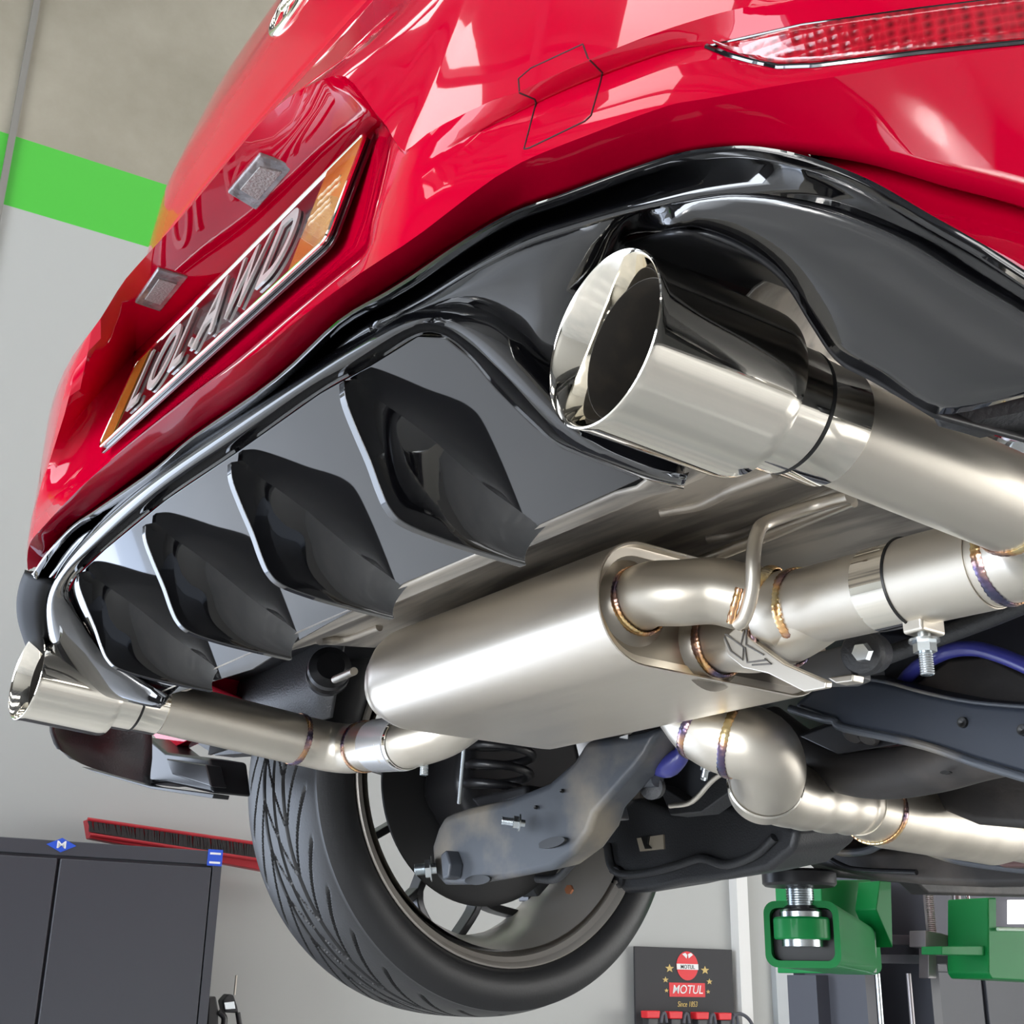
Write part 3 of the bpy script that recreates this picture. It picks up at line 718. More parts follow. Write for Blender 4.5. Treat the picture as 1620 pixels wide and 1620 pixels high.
# hanger rods
hr = [at(1345, 785, y=.30), at(1290, 800, y=.30), at(1215, 826, y=.275), at(1198, 845, y=.262), at(1192, 880, y=.255), at(1190, 930, y=.256), at(1178, 975, y=.258), at(1165, 988, y=.258)]
MB().tube(crom(hr, 5), .0046, 24).build('hanger_rod', satin, car)
MB().tube([at(1350, 792, y=.34), at(1120, 884, y=.34), at(1060, 905, y=.34)], .0046, 24).build('hanger_rod', satin, car)
mb = MB(); q = crom([at(1170, 930, y=.252), at(1163, 955, y=.252), at(1155, 985, y=.254)], 6)
for i, p in enumerate(q): pass
mb.tube(q, [.0026 + .0003*math.sin(i*2.1) for i in range(len(q))], 12).build('weld_bead', weldm, car)['label'] = 'rainbow heat-tinted tack weld'
# front pipe under the muffler
fp = [np.array([-.075, .462, -.028]), np.array([-.045, .470, -.045]), np.array([-.02, .485, -.060]), np.array([.0, .500, -.072]), np.array([.012, .520, -.086]), np.array([.012, .545, -.096])]
fp = [at(1080,1120,y=.46), at(1112,1150,y=.465), at(1155,1168,y=.475), at(1200,1182,y=.49), at(1216,1215,y=.515), at(1208,1250,y=.55)]
q = crom(fp, 6); MB().tube(q, [.0255 + .006*min(1, i/10) for i in range(len(q))], 64, cap=False).build('front_elbow', satin, car)
weld('weld_bead', fp[1], fp[2]-fp[0], .0294, car, .0026); weld('weld_bead', q[13], q[14]-q[12], .0320, car, .0026)
fq = [at(1205,1235,y=.535), at(1240,1255,y=.57), at(1290,1265,y=.63), at(1340,1272,y=.70), at(1364,1275,y=.73)]
q = crom(fq, 8); MB().tube(q, [.0315 - .003*min(1, i/12) + (.0012*math.sin(i*1.1) if i > 10 else 0) for i in range(len(q))], 64).build('front_pipe', satin, car)
MB().lathe(fp[-1]*.6+fp[-2]*.4, fp[-1]-fp[-2], [(-.003, .0325), (.0, .0335), (.003, .0325)], 64, True).build('elbow_ring', chrome, car)
rs = [at(1358,1274,y=.72), at(1385,1281,y=.76), at(1400,1284,y=.78), at(1540,1308,y=1.02), at(1568,1314,y=1.07), at(1600,1322,y=1.14), at(1700,1345,y=1.3)]
MB().tube([rs[0], rs[1], rs[2], rs[3], rs[4], rs[5], rs[6]], [.029, .034, .0365, .040, .040, .030, .029], 64).build('resonator', dullsteel, car, smooth=35)['label'] = 'brushed steel centre resonator'
weld('weld_bead', rs[1]*.9+rs[0]*.1, rs[1]-rs[0], .034, car, .003)
# ================================================================== heat shield and underbody
hs = []
for (y, dz) in ((.088, .0), (.11, .004), (.15, .028), (.19, .052), (.23, .070), (.30, .078), (.37, .078), (.42, .074), (.48, .078)):
    row = []
    for x in np.linspace(-.30, .47, 24):
        z = -.018 + dz + .005*math.sin(x*9+1) * (dz/.08) + .07*min(1, max(0, (x-.335)/.05))
        row.append(np.array([x, y, z]))
    hs.append(row)
V, Fc = loft(hs, n=2, nv=3, curve=crom)
sh = link('heat_shield', V, Fc, alu, car, smooth=60, orient='cam', solid=.002); sh['label'] = 'dull aluminium heat shield above the muffler'
for l, y in (([(1045,808),(1110,795),(1165,768),(1225,745)], None), ([(505,1012),(545,1008),(600,990)], None), ([(1120,850),(1180,838),(1260,800),(1330,770)], None)):
    CASTERS = [sh]; bpy.context.view_layer.update()
    q = [cast(a, b, .001)[0] for a, b in l]; q = [p for p in q if p is not None]
    if len(q) > 1: MB().tube(crom(q, 5), .004, 16).build('pressed_rib', alu, sh)
# floor pan and structure (dark, above everything)
pan = []
for y, z in ((.30, .14), (.5, .17), (.8, .16), (1.1, .12), (1.6, .10), (2.4, .09), (3.3, .09)):
    pan.append([np.array([x, y, z + (.03 if abs(x) < .15 else 0) - (.02 if abs(x) > .6 else 0)]) for x in (-.84, -.7, -.5, -.2, 0, .2, .5, .7, .84)])
V, Fc = loft(pan, n=2, nv=2); link('floor_pan', V, Fc, plastic2, car, smooth=50, solid=.01)
V, Fc = loft([[np.array([x, .20, .05]) for x in (-.5, -.4, -.3)], [np.array([x, .34, .15]) for x in (-.5, -.4, -.3)]], n=2); 
link('rear_crossmember', V, Fc, plastic2, car, solid=.004)
# boot floor closing panel between bumper and pan
V, Fc = loft([[np.array([x, -.0 + cb(x)*.6 + .03, .085]) for x in np.linspace(-.42, .50, 12)], [np.array([x, .30, .145]) for x in np.linspace(-.55, .70, 12)]], n=2); link('boot_floor', V, Fc, plastic2, car, smooth=40, solid=.006)
# far wheel arch liner
al = []
for t in np.linspace(-.15*math.pi, 1.12*math.pi, 18):
    al.append([np.array([x, .7248 - .36*math.cos(t), .03 + .36*math.sin(t)]) for x in (-.86, -.75, -.62, -.52)])
V, Fc = loft(al[2:-2], n=2, nv=1); link('wheel_arch_liner', V, Fc, plastic, car, smooth=60, solid=.004)
# near-side structures at the right edge
slab('frame_rail', P([(1400,600),(1480,640),(1620,690),(1760,740),(1760,840),(1620,800),(1460,700),(1340,600)], y=.36), plastic, car, (0, .04, 0))
slab('red_liner', P([(1530,664),(1570,688),(1605,690),(1640,668),(1640,640)], y=.27), red, car, (0, .015, 0))
slab('rail_bracket', P([(1545,700),(1600,680),(1700,690),(1700,770),(1620,745),(1560,720)], y=.33), mat('grey_bracket', (.12, .12, .12), .4, .3), car, (0, .01, 0))
MB().lathe(at(1610,712,y=.325), (0, -1, -.3), [(0, .012), (.004, .012), (.005, .009), (.005, .006), (.001, .005), (.001, .0001)], 28).build('bracket_bolt', zinc, car)
slab('clip_tab', P([(1440,640),(1470,650),(1475,664),(1450,660)], y=.2), plastic, car, (0, .01, 0))
# pipe hanger bracket near the collector
bx = slab('mounting_bracket', P([(1255,1040),(1345,1018),(1350,1072),(1330,1080),(1262,1082)], y=.40), mat('grey_bracket', (.12, .12, .12), .4, .3), car, (0, .02, 0))
slab('mounting_bracket', P([(1308,1072),(1350,1066),(1348,1078),(1322,1081)], y=.395), satin, car, (0, .012, 0), bevel=.001)
MB().lathe(at(1365,1033,y=.40), (.3, -1, -.2), [(-.02, .0001), (-.02, .014), (0, .016), (.004, .014), (.006, .006), (.010, .005), (.010, .0001)], 28).build('bracket_bush', plastic, car)
MB().lathe(at(1366,1032,y=.385), (.3, -1, -.2), [(0, .0001), (.0, .007), (.006, .006), (.006, .0001)], 6).build('bush_bolt', zinc, car)
# near lower arm
arm = [(1250,1118),(1285,1088),(1340,1072),(1400,1078),(1460,1094),(1540,1110),(1660,1120),(1660,1240),(1600,1222),(1540,1204),(1495,1188),(1440,1172),(1330,1150),(1318,1138),(1300,1134)]
o = slab('lower_control_arm', P(arm, y=.56), under, car, (0, .06, .012), bevel=.006); o['label'] = 'dusty blue-black control arm on the near side'
for px, py in ((1523,1143),(1618,1155)):
    c = at(px, py, y=.559); MB().lathe(c, (0, -1, 0), [(-.0, .0001), (.0015, .0028), (.0015, .0042), (-.001, .0044)], 20).build('arm_hole', mat('black_gap', (.01, .01, .01), .4), o)
MB().tube(crom(P([(1250,1121),(1300,1137),(1320,1141),(1335,1152),(1440,1174),(1495,1190),(1540,1206),(1600,1224),(1660,1242)], y=.557), 4), .0035, 12).build('arm_flange', dusty, o)
MB().tube(crom(P([(1285,1089),(1340,1073),(1400,1079),(1460,1095),(1540,1111),(1660,1121)], y=.557), 4), .0016, 10).build('arm_flange', dusty, o)
# blue stabiliser bar
sb = [at(1405,1120,y=.62), at(1440,1066,y=.58), at(1490,1034,y=.55), at(1535,1026,y=.55), at(1580,1036,y=.55), at(1640,1062,y=.55), at(1700,1100,y=.55)]
MB().tube(crom(sb, 8), .0060, 24).build('stabiliser_bar', blue, car)['label'] = 'violet-blue stabiliser bar'
MB().tube(crom([at(1340,1060,y=.50), at(1450,1020,y=.5), at(1560,980,y=.5), at(1680,930,y=.5)], 4), .007, 20).build('brake_line_cover', plastic, car)
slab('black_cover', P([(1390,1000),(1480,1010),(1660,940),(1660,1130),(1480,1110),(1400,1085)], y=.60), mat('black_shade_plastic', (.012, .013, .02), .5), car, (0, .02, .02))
slab('subframe_plate', P([(1440,1090),(1500,1045),(1560,1040),(1640,1080),(1640,1118),(1540,1108)], y=.585), under2, car, (0, .02, .01))
# cross beam of the subframe
cbm = [at(1215,1150,y=.62), at(1270,1190,y=.62), at(1330,1216,y=.62), at(1400,1224,y=.62), at(1480,1212,y=.62), at(1560,1190,y=.62), at(1660,1170,y=.62)]
MB().tube(crom(cbm, 6), .022, 32).build('subframe_beam', under2, car)
slab('subframe_plate', P([(1262,1165),(1325,1195),(1470,1170),(1440,1155),(1330,1140)], y=.60), plastic2, car, (0, .02, .01))
for px, py in ((1352,1160), (1375,1163)): MB().lathe(at(px, py, y=.59), (0, -.6, -.8), [(0, .0001), (0, .010), (.003, .010), (.005, .007), (.005, .0001)], 20).build('rubber_plug', under2, car)
slab('beam_hole', [at(1495+8*math.cos(t), 1222+3*math.sin(t), y=.595) for t in np.linspace(0, 6.28, 16, endpoint=False)], mat('black_gap', (.01, .01, .01), .4), car, (0, .003, 0), bevel=0)
# fuel tank pan
slab('tank_shield', P([(1425,1245),(1500,1225),(1620,1205),(1740,1200),(1740,1310),(1620,1312),(1540,1305),(1470,1275)], y=.85), under2, car, (0, .3, .03), bevel=.01)
slab('tank_shield', P([(1210,1350),(1255,1300),(1340,1345),(1440,1340),(1560,1355),(1700,1360),(1700,1402),(1560,1404),(1460,1400),(1380,1392)], y=1.3), under2, car, (0, .5, .03), bevel=.012)
slab('sill_flange', [at(1330,1385,x=-.66), at(1450,1395,x=-.66), at(1470,1414,x=-.66), at(1640,1418,x=-.66), at(1700,1400,x=-.66), at(1640,1360,x=-.66), at(1400,1340,x=-.66), at(1280,1340,x=-.66)], under2, car, (-.04, 0, 0), bevel=.006)
MB().tube(crom(P([(1262,1318),(1300,1335),(1330,1348),(1370,1346),(1400,1334),(1440,1338),(1520,1362),(1640,1378)], y=1.25), 5), .006, 12).build('sill_seam', dusty, car)
MB().tube(crom(P([(1300,1350),(1330,1368),(1360,1376),(1450,1380)], y=1.27), 5), .004, 12).build('sill_seam', plastic2, car)
slab('floor_bracket', P([(1530,1330),(1560,1322),(1640,1340),(1640,1372),(1585,1372),(1540,1352)], y=1.22), mat('reddish_bracket', (.16, .09, .085), .45, .3), car, (0, .03, 0), bevel=.004)
MB().tube([at(1410,1245,y=.80), at(1440,1260,y=.85), at(1425,1280,y=.85)], .010, 16).build('hose', dusty, car)
# black trailing-arm cover with beige cutout
tp = [(950,1300),(1000,1262),(1070,1285),(1130,1268),(1200,1285),(1262,1310),(1255,1345),(1215,1378),(1150,1392),(1080,1400),(1030,1412),(985,1415),(955,1402),(942,1365)]
tp3 = P(tp, y=.92)
tc_ = slab('trailing_arm_cover', tp3, plastic, car, (0, .12, .02), bevel=.010); tc_['label'] = 'black moulded cover with a beige slot'
rim_ = crom(P([(960,1335),(968,1372),(990,1384),(1030,1380),(1075,1368),(1110,1358),(1150,1368),(1195,1352),(1225,1325)], y=.915), 5)
MB().tube(rim_, .006, 16).build('cover_ridge', plastic, tc_)
slab('cover_slot', P([(1007,1326),(1049,1320),(1050,1343),(1012,1347)], y=.917), mat('beige_foam', (.30, .26, .20), .8), tc_, (0, .005, 0), bevel=.0005)
slab('cover_slot', P([(1014,1325),(1026,1323),(1024,1336),(1030,1342),(1020,1343)], y=.914), mat('black_gap', (.01, .01, .01), .4), tc_, (0, .003, 0), bevel=.0003)
MB().lathe(at(977,1388,y=.918), (0, -1, -.2), [(0, .016), (.004, .015), (.005, .009), (.001, .008), (.001, .0001)], 28).build('cover_grommet', plastic2, tc_)
# dark structure between hub and cover
slab('rear_subframe', P([(800,1170),(1000,1160),(1150,1210),(1250,1300),(1180,1300),(1120,1290),(1000,1290),(900,1200)], y=1.0), plastic2, car, (0, .05, .05))
slab('rear_subframe', P([(1040,1240),(1090,1270),(1135,1225),(1160,1200),(1180,1235),(1110,1285),(1060,1290)], y=.80), plastic, car, (0, .03, .0))
MB().tube(crom([at(1060,1275,y=.72), at(1095,1268,y=.72), at(1130,1232,y=.72), at(1165,1212,y=.72)], 5), .003, 12).build('bright_edge', satin, car)
bolt(at(1118,1208,y=.7), (.2, -.5, -1), 'subframe_bolt', .012, .005)
# blue bush and fittings at the inner end of the far arm
MB().tube(crom([at(1030,1215,y=.66), at(1055,1212,y=.66), at(1076,1196,y=.66), at(1080,1180,y=.66)], 4), [.008,.009,.010,.012,.013,.013,.012,.011,.010,.009,.008,.008,.008], 24).build('bush_housing', blue, car)['label'] = 'blue bush housing'
MB().lathe(at(1012,1178,y=.66), (.6, -1, -.1), [(-.02, .0001), (-.02, .015), (0, .016), (.002, .013), (.002, .008), (.006, .007), (.006, .0001)], 32).build('arm_bush', dusty, car)
MB().lathe(at(1040,1172,y=.66), (.8, -1, .1), [(-.02, .0001), (-.02, .010), (.01, .010), (.01, .0001)], 24).build('arm_bush', plastic, car)
MB().tube([at(1010,1210,y=.66), at(1022,1232,y=.66), at(1040,1232,y=.66)], [.012, .013, .009], 24).build('arm_bracket', dusty, car)
MB().lathe(at(1030,1245,y=.66), (.4, -1, -.1), [(-.01, .0001), (-.01, .013), (0, .014), (.002, .006), (.002, .0001)], 24).build('arm_bush', plastic, car)
# far lower arm
fa = [(1045,1150),(1010,1160),(985,1165),(925,1172),(905,1205),(865,1240),(800,1266),(735,1280),(700,1292),(690,1310),(680,1340),(684,1385),(700,1402),(740,1402),(800,1392),(870,1378),(905,1352),(930,1318),(940,1288),(975,1250),(1005,1215),(1020,1195)]
fa3 = [at(a, b, y=.56 + .06*(a-690)/360) for a, b in fa]
o = slab('lower_control_arm', fa3, dusty, car, (0, .05, .012), bevel=.009); o['label'] = 'dusty steel control arm reaching to the far wheel'
for px, py, w, h, rt in ((872,1333,22,8,-15), (755,1392,20,8,-5)):
    q = [at(px + w*math.cos(t)*math.cos(math.radians(rt)) - h*math.sin(t)*math.sin(math.radians(rt)), py + w*math.cos(t)*math.sin(math.radians(rt)) + h*math.sin(t)*math.cos(math.radians(rt)), y=.557 + .06*(px-690)/360) for t in np.linspace(0, 2*math.pi, 20, endpoint=False)]
    slab('arm_hole', q, mat('black_gap', (.01, .01, .01), .4), o, (0, .003, 0), bevel=0)
for px, py in ((847,1277), (888,1251)):
    c = at(px, py, y=.557 + .06*(px-690)/360); MB().lathe(c, (0, -1, 0), [(0, .0001), (.001, .002), (-.002, .0024)], 16).build('arm_hole', mat('black_gap', (.01, .01, .01), .4), o)
bolt(at(822,1302,y=.565), (-.5, -1, .1), 'arm_bolt', .012, .006)
bolt(at(683,1374,y=.55), (-.6, -.8, -.1), 'arm_bolt', .006, .009)
slab('arm_end_bracket', P([(696,1352),(705,1344),(712,1366),(709,1388),(699,1392)], y=.548), dusty, car, (0, .02, 0), bevel=.003)
slab('arm_label', P([(980,1166),(993,1162),(993,1175),(979,1182)], y=.612), white, car, (0, .001, 0), bevel=0)
# links between arm and body
MB().tube(crom([at(935,1300,y=.70), at(985,1285,y=.72), at(900,1355,y=.66), at(880,1395,y=.66)][:2], 3), .006, 16).build('link_rod', plastic, car)
MB().tube(crom([at(975,1290,y=.66), at(940,1320,y=.66), at(905,1365,y=.66), at(880,1390,y=.66), at(850,1390,y=.66)], 5), .005, 16).build('link_rod', plastic, car)
slab('link_bracket', P([(925,1282),(975,1268),(981,1296),(930,1300)], y=.66), dusty, car, (0, .015, 0), bevel=.002)
# shock absorber rod and coil spring
MB().tube([at(735,1175,y=.52), at(726,1270,y=.55)], .0026, 14).build('shock_rod', zinc, car)
sc0 = at(800, 1130, y=.62); sc1 = at(785, 1255, y=.64); q = []
for i in range(140):
    t = i/139; q.append(sc0*(1-t)+sc1*t + .040*np.array([math.cos(t*26), math.sin(t*26), 0]))
MB().tube(q, .0055, 12).build('coil_spring', plastic2, car)
slab('spring_seat', P([(740,1262),(830,1240),(835,1262),(760,1285)], y=.60), plastic2, car, (0, .05, 0), bevel=.006)
# ================================================================== far wheel
WC = np.array([0, .7248, .0116]); RW = .3035
wheel_c = np.array([-.667, WC[1], WC[2]])
seg = 1080; prof = [(-.010, .236), (-.001, .243), (.004, .250), (.007, .262), (.006, .275), (.001, .286), (-.006, .2945)]
width = .205
tread = []
nt_ = 96
for i in range(nt_+1):
    t = i/nt_; xx = -.010 - t*(width-.012)
    crown = .3035 - .007*abs(2*t-1)**4.0 - .0018*(2*t-1)**2
    tread.append((xx, crown, t))
V = []
allp = [(a, b, None) for a, b in prof] + tread + [(-width+.002-(-.006), .2935, None), (-width-.004, .275, None), (-width-.002, .255, None), (-width+.006, .238, None)]
def soft(d, w, e): return max(0., min(1., (w - d)/e + .5))
def groove(t, th):
    d = 0; e = abs(t-.5)
    for gc in (.36, .50, .64): d = max(d, .006*soft(abs(t-gc), .013, .010))
    if .08 < t < .35 or .65 < t < .92:
        s_ = 1 if t < .5 else -1
        ph = (th*30/(2*math.pi) + s_*(5.06*max(0, e-.14)**.75)) % 1
        fade = min(1, (.42-e)/.05) if e > .37 else 1
        d = max(d, .006*fade*soft(abs(ph-.5), .055+.05*max(0, e-.14), .035))
    if .375 < t < .485 or .515 < t < .625:
        ph = (th*30/(2*math.pi) + (t-.5)*6) % 1
        d = max(d, .004*soft(abs(ph-.5), .04, .03))
    return d
for (a, r, t) in allp:
    for k in range(seg):
        th = 2*math.pi*k/seg; rr = r - (groove(t, th) if t is not None else 0)
        V.append((wheel_c[0]+a, wheel_c[1]+rr*math.cos(th), wheel_c[2]+rr*math.sin(th)))
n = len(allp)
Fc = [(i*seg+k, i*seg+(k+1) % seg, (i+1)*seg+(k+1) % seg, (i+1)*seg+k) for i in range(n-1) for k in range(seg)]
tyre = link('tyre', V, Fc, rubber, car, smooth=35); tyre['label'] = 'black low-profile tyre with sweeping curved tread grooves'
rim = MB().lathe(wheel_c, (-1, 0, 0), [(.012, .2395), (.0, .2425), (-.002, .2405), (.0, .2375), (.006, .2345), (.010, .228), (.022, .226), (.030, .224), (.034, .2215), (.050, .2185), (.052, .212), (.085, .205), (.13, .203), (.165, .212), (.185, .228), (.20, .238), (.203, .241), (.200, .230), (.188, .222), (.17, .206), (.13, .199), (.085, .201), (.05, .206), (.03, .214), (.01, .22)], 128).build('wheel_rim', rimsteel, car, smooth=30)
MB().lathe(wheel_c, (-1, 0, 0), [(.053, .2115), (.085, .2045), (.13, .2025), (.165, .2115)], 128).build('rim_barrel', rimin, rim, smooth=30)
MB().lathe(wheel_c, (-1, 0, 0), [(.034, .2214), (.036, .2218), (.050, .2188), (.050, .2140), (.046, .2135), (.034, .2165)], 128, True).build('rim_recess', plastic2, rim, smooth=30)
# spokes
def pt(r, th, dx): return wheel_c + np.array([-.158+dx, r*math.cos(th), r*math.sin(th)])
for k in range(9):
    th0 = 2*math.pi*k/9 + .18; mb = MB()
    for a in ([pt(.05, th0, 0), pt(.11, th0, .006), pt(.158, th0, .003)], [pt(.150, th0, .003), pt(.172, th0+.08, .001), pt(.208, th0+.30, -.006)], [pt(.150, th0, .003), pt(.172, th0-.08, .001), pt(.208, th0-.26, -.006)]):
        q = crom(a, 4); V = []; Fc = []
        for i, p in enumerate(q):
            tn = q[min(i+1, len(q)-1)] - q[max(i-1, 0)]; tn[0] = 0; tn /= np.linalg.norm(tn); tan = np.cross([1, 0, 0], tn)
            wd_ = .0052; dp_ = .012
            V += [p + tan*wd_ + np.array([dp_, 0, 0]), p + tan*wd_*1.3 - np.array([dp_, 0, 0]), p - tan*wd_*1.3 - np.array([dp_, 0, 0]), p - tan*wd_ + np.array([dp_, 0, 0])]
        for i in range(len(q)-1):
            for j in range(4): Fc.append((i*4+j, i*4+(j+1) % 4, (i+1)*4+(j+1) % 4, (i+1)*4+j))
        Fc += [(3, 2, 1, 0), tuple((len(q)-1)*4+j for j in range(4))]
        mb.add(V, Fc)
    mb.build('spoke', spokem, rim, smooth=30, bevel=.002)
MB().lathe(wheel_c + np.array([-.158, 0, 0]), (-1, 0, 0), [(-.03, .05), (-.01, .06), (.01, .06), (.015, .03), (.015, .0001)], 48).build('wheel_hub', spokem, rim)
ds = MB().lathe(wheel_c + np.array([-.07, .0, .0]), (-1, 0, 0), [(.012, .150), (.004, .163), (.0, .163), (-.004, .155), (-.012, .12), (-.03, .08), (-.03, .0001)], 96).build('brake_shield', mat('black_shield', (.010, .010, .011), .5), car, smooth=30)
ds['label'] = 'black round dust shield inside the wheel'
slab('brake_caliper', [wheel_c + np.array([-.09, .10*1.55*math.cos(t), .155*math.sin(t)])*1 for t in np.linspace(-.9, -.1, 6)] + [wheel_c + np.array([-.09, .185*math.cos(t), .185*math.sin(t)]) for t in np.linspace(-.1, -.9, 6)], plastic, car, (-.04, 0, 0), bevel=.004)
slab('knuckle', [wheel_c + np.array([-.05, y, z]) for y, z in ((-.10, .12), (.06, .12), (.10, 0), (.05, -.09), (-.06, -.11), (-.12, -.03))], plastic2, car, (.10, 0, 0), bevel=.02)
MB().lathe(at(902,1408,y=.74)+np.array([0,0,0]), (.3, -1, .2), [(0, .0001), (0, .006), (.004, .006), (.004, .0001)], 6).build('caliper_bolt', mat('copper_bolt', (.4, .16, .08), .4, .8), car)
# ================================================================== vehicle lift
lift = empty('vehicle_lift', room(-1.6, 2.3, FLOOR), 'green two-post vehicle lift with dark grey posts, its arm under the car sill', 'vehicle lift')
pc = at(1264, 1390, x=-.63)
# rubber pad, screw, yoke
pad = MB().lathe(pc + np.array([0, 0, -.012]), (0, 0, 1), [(0, .0001), (0, .052), (.004, .056), (.020, .056), (.024, .050), (.024, .0001)], 48).build('lift_pad', plastic2, lift, smooth=30)
pad['label'] = 'round black rubber pad'
sc_top = pc + np.array([0, 0, -.012])
mb = MB()
pr = [(0, .0205)]
for i in range(8): pr += [(-.003 - i*.0035, .0215), (-.0048 - i*.0035, .0195)]
mb.lathe(sc_top, (0, 0, 1), pr, 40).build('lift_screw', zinc, lift, smooth=30)
MB().lathe(sc_top + np.array([0, 0, -.028]), (0, 0, 1), [(0, .0001), (0, .022), (-.005, .028), (-.008, .028), (-.008, .0001)], 40).build('pad_collar', plastic2, lift, smooth=30)
MB().lathe(sc_top + np.array([0, 0, -.034]), (0, 0, 1), [(0, .0001), (0, .030), (-.003, .032), (-.012, .032), (-.012, .0001)], 48).build('pad_ring', zinc, lift, smooth=30)
MB().lathe(sc_top + np.array([0, 0, -.045]), (0, 0, 1), [(0, .0001), (0, .040), (-.003, .042), (-.030, .042), (-.032, .040), (-.032, .0001)], 48).build('pad_socket', green, lift, smooth=30)
MB().lathe(sc_top + np.array([0, 0, -.077]), (0, 0, 1), [(0, .0001), (0, .031), (-.010, .031), (-.010, .0001)], 48).build('pad_ring', zinc, lift, smooth=30)
# arm: hollow green box section running from the pad to the carriage
d1 = at(1268, 1460, x=-.66); 
end = at(1345, 1462, x=-1.15); dr = end - pc; dr[2] = 0; dr /= np.linalg.norm(dr); sd = np.cross(dr, [0, 0, 1.])
c = sc_top + np.array([0, 0, -.069]) - dr*.0
out_ = rrect(c + dr*(-.005), sd, np.array([0, 0, 1.]), .056, .048, .018, 6)
inn_ = rrect(c + dr*(-.005), sd, np.array([0, 0, 1.]), .047, .038, .012, 6)
mb = MB(); n = len(out_); L = np.linalg.norm((end-pc)[:2])+.05
ring = lambda pts, t: [p + dr*t for p in pts]
V = ring(out_, 0) + ring(out_, L) + ring(inn_, L) + ring(inn_, 0)
Fc = [(j*n+i, j*n+(i+1) % n, ((j+1) % 4)*n+(i+1) % n, ((j+1) % 4)*n+i) for j in range(4) for i in range(n)]
mb.add(V, Fc).build('lift_arm', green, lift, smooth=30)['label'] = 'green box-section arm under the pad'
slab('arm_mouth_shade', [p + dr*.02 for p in rrect(c, sd, np.array([0, 0, 1.]), .046, .037, .012, 6)], mat('black_gap', (.01, .01, .01), .4), lift, dr*.01, bevel=0)  # black sheet that stands for the shade inside the open arm end
# carriage behind
uq = -1.25
cg = [atu(a, b, uq) for a, b in ((1298,1392),(1378,1392),(1380,1540),(1304,1540),(1304,1500))]
slab('lift_carriage', cg, green, lift, UX*-.14, bevel=.003)['label'] = 'green carriage plate holding the arm'
slab('carriage_gusset', [atu(a, b, uq+.02) for a, b in ((1358,1396),(1376,1396),(1378,1500),(1352,1440))], green, lift, UX*.06, bevel=.002)
slab('carriage_gusset', [atu(a, b, uq+.04) for a, b in ((1306,1478),(1345,1452),(1375,1475),(1376,1540),(1306,1538))], mat('dark_green', (.003, .12, .04), .35, 0, .4), lift, UX*.02, bevel=.002)
# posts
for name, q, u in (('lift_post', ((1380,1380),(1470,1380),(1470,1700),(1380,1700)), -1.5), ('lift_post', ((1300,1545),(1382,1545),(1382,1760),(1304,1760)), -1.62)):
    pts = [atu(a, b, u) for a, b in q]; 
    w0, w1 = min(p @ UY for p in pts), max(p @ UY for p in pts); z1 = max(p[2] for p in pts)
    z1 = CEIL-1.2 if q[0][1] == 1380 else z1
    if q[0][1] == 1380: rbox(u-.24, u, w0, w0+.03, FLOOR, .02, 'lift_post', postm, None, lift); rbox(u-.24, u-.20, w0, w1, FLOOR, .02, 'lift_post', mat('deep_purple_grey', (.035, .03, .045), .5), None, lift); rbox(u-.24, u, w1-.03, w1, FLOOR, .02, 'lift_post', postm, None, lift)
    else: rbox(u-.1, u, w0, w1, FLOOR, z1, 'lift_post', postm, None, lift)
# screws, cross bar and brackets between the carriages
def rod(px0, py0, px1, py1, u, r, nm, mt, thread=False):
    a, b = atu(px0, py0, u), atu(px1, py1, u); b = np.array([a[0], a[1], b[2]])
    if thread:
        k = 40; pts = [a*(1-i/k)+b*i/k for i in range(k+1)]; return MB().tube(pts, [r*(1 if i % 2 else .82) for i in range(k+1)], 20).build(nm, mt, lift)
    return MB().tube([a, b], r, 20).build(nm, mt, lift)
rod(1470, 1415, 1470, 1475, -1.45, .010, 'lift_lead_screw', mat('pinkish_steel', (.45, .40, .40), .35, .8), True)
rod(1512, 1415, 1512, 1490, -1.5, .012, 'lift_rail', mat('grey_steel', (.30, .28, .29), .35, .6))
rod(1530, 1415, 1530, 1500, -1.5, .006, 'lift_rail', zinc)
slab('lift_bracket', [atu(a, b, -1.42) for a, b in ((1464,1472),(1488,1476),(1508,1482),(1508,1506),(1484,1500),(1464,1498))], mat('grey_steel', (.30, .28, .29), .35, .6), lift, UX*-.05)
slab('lift_cross_bar', [atu(a, b, -1.5) for a, b in ((1382,1510),(1552,1512),(1552,1526),(1382,1524))], postm, lift, UX*-.05)
slab('lift_cross_bar', [atu(a, b, -1.52) for a, b in ((1384,1478),(1460,1480),(1460,1496),(1384,1494))], postm, lift, UX*-.03)
slab('lift_bracket', [atu(a, b, -1.44) for a, b in ((1469,1500),(1482,1500),(1482,1548),(1469,1548))], mat('grey_steel', (.30, .28, .29), .35, .6), lift, UX*-.03)
slab('lift_bracket', [atu(a, b, -1.44) for a, b in ((1512,1523),(1534,1523),(1530,1536),(1514,1536))], mat('grey_steel', (.30, .28, .29), .35, .6), lift, UX*-.03)
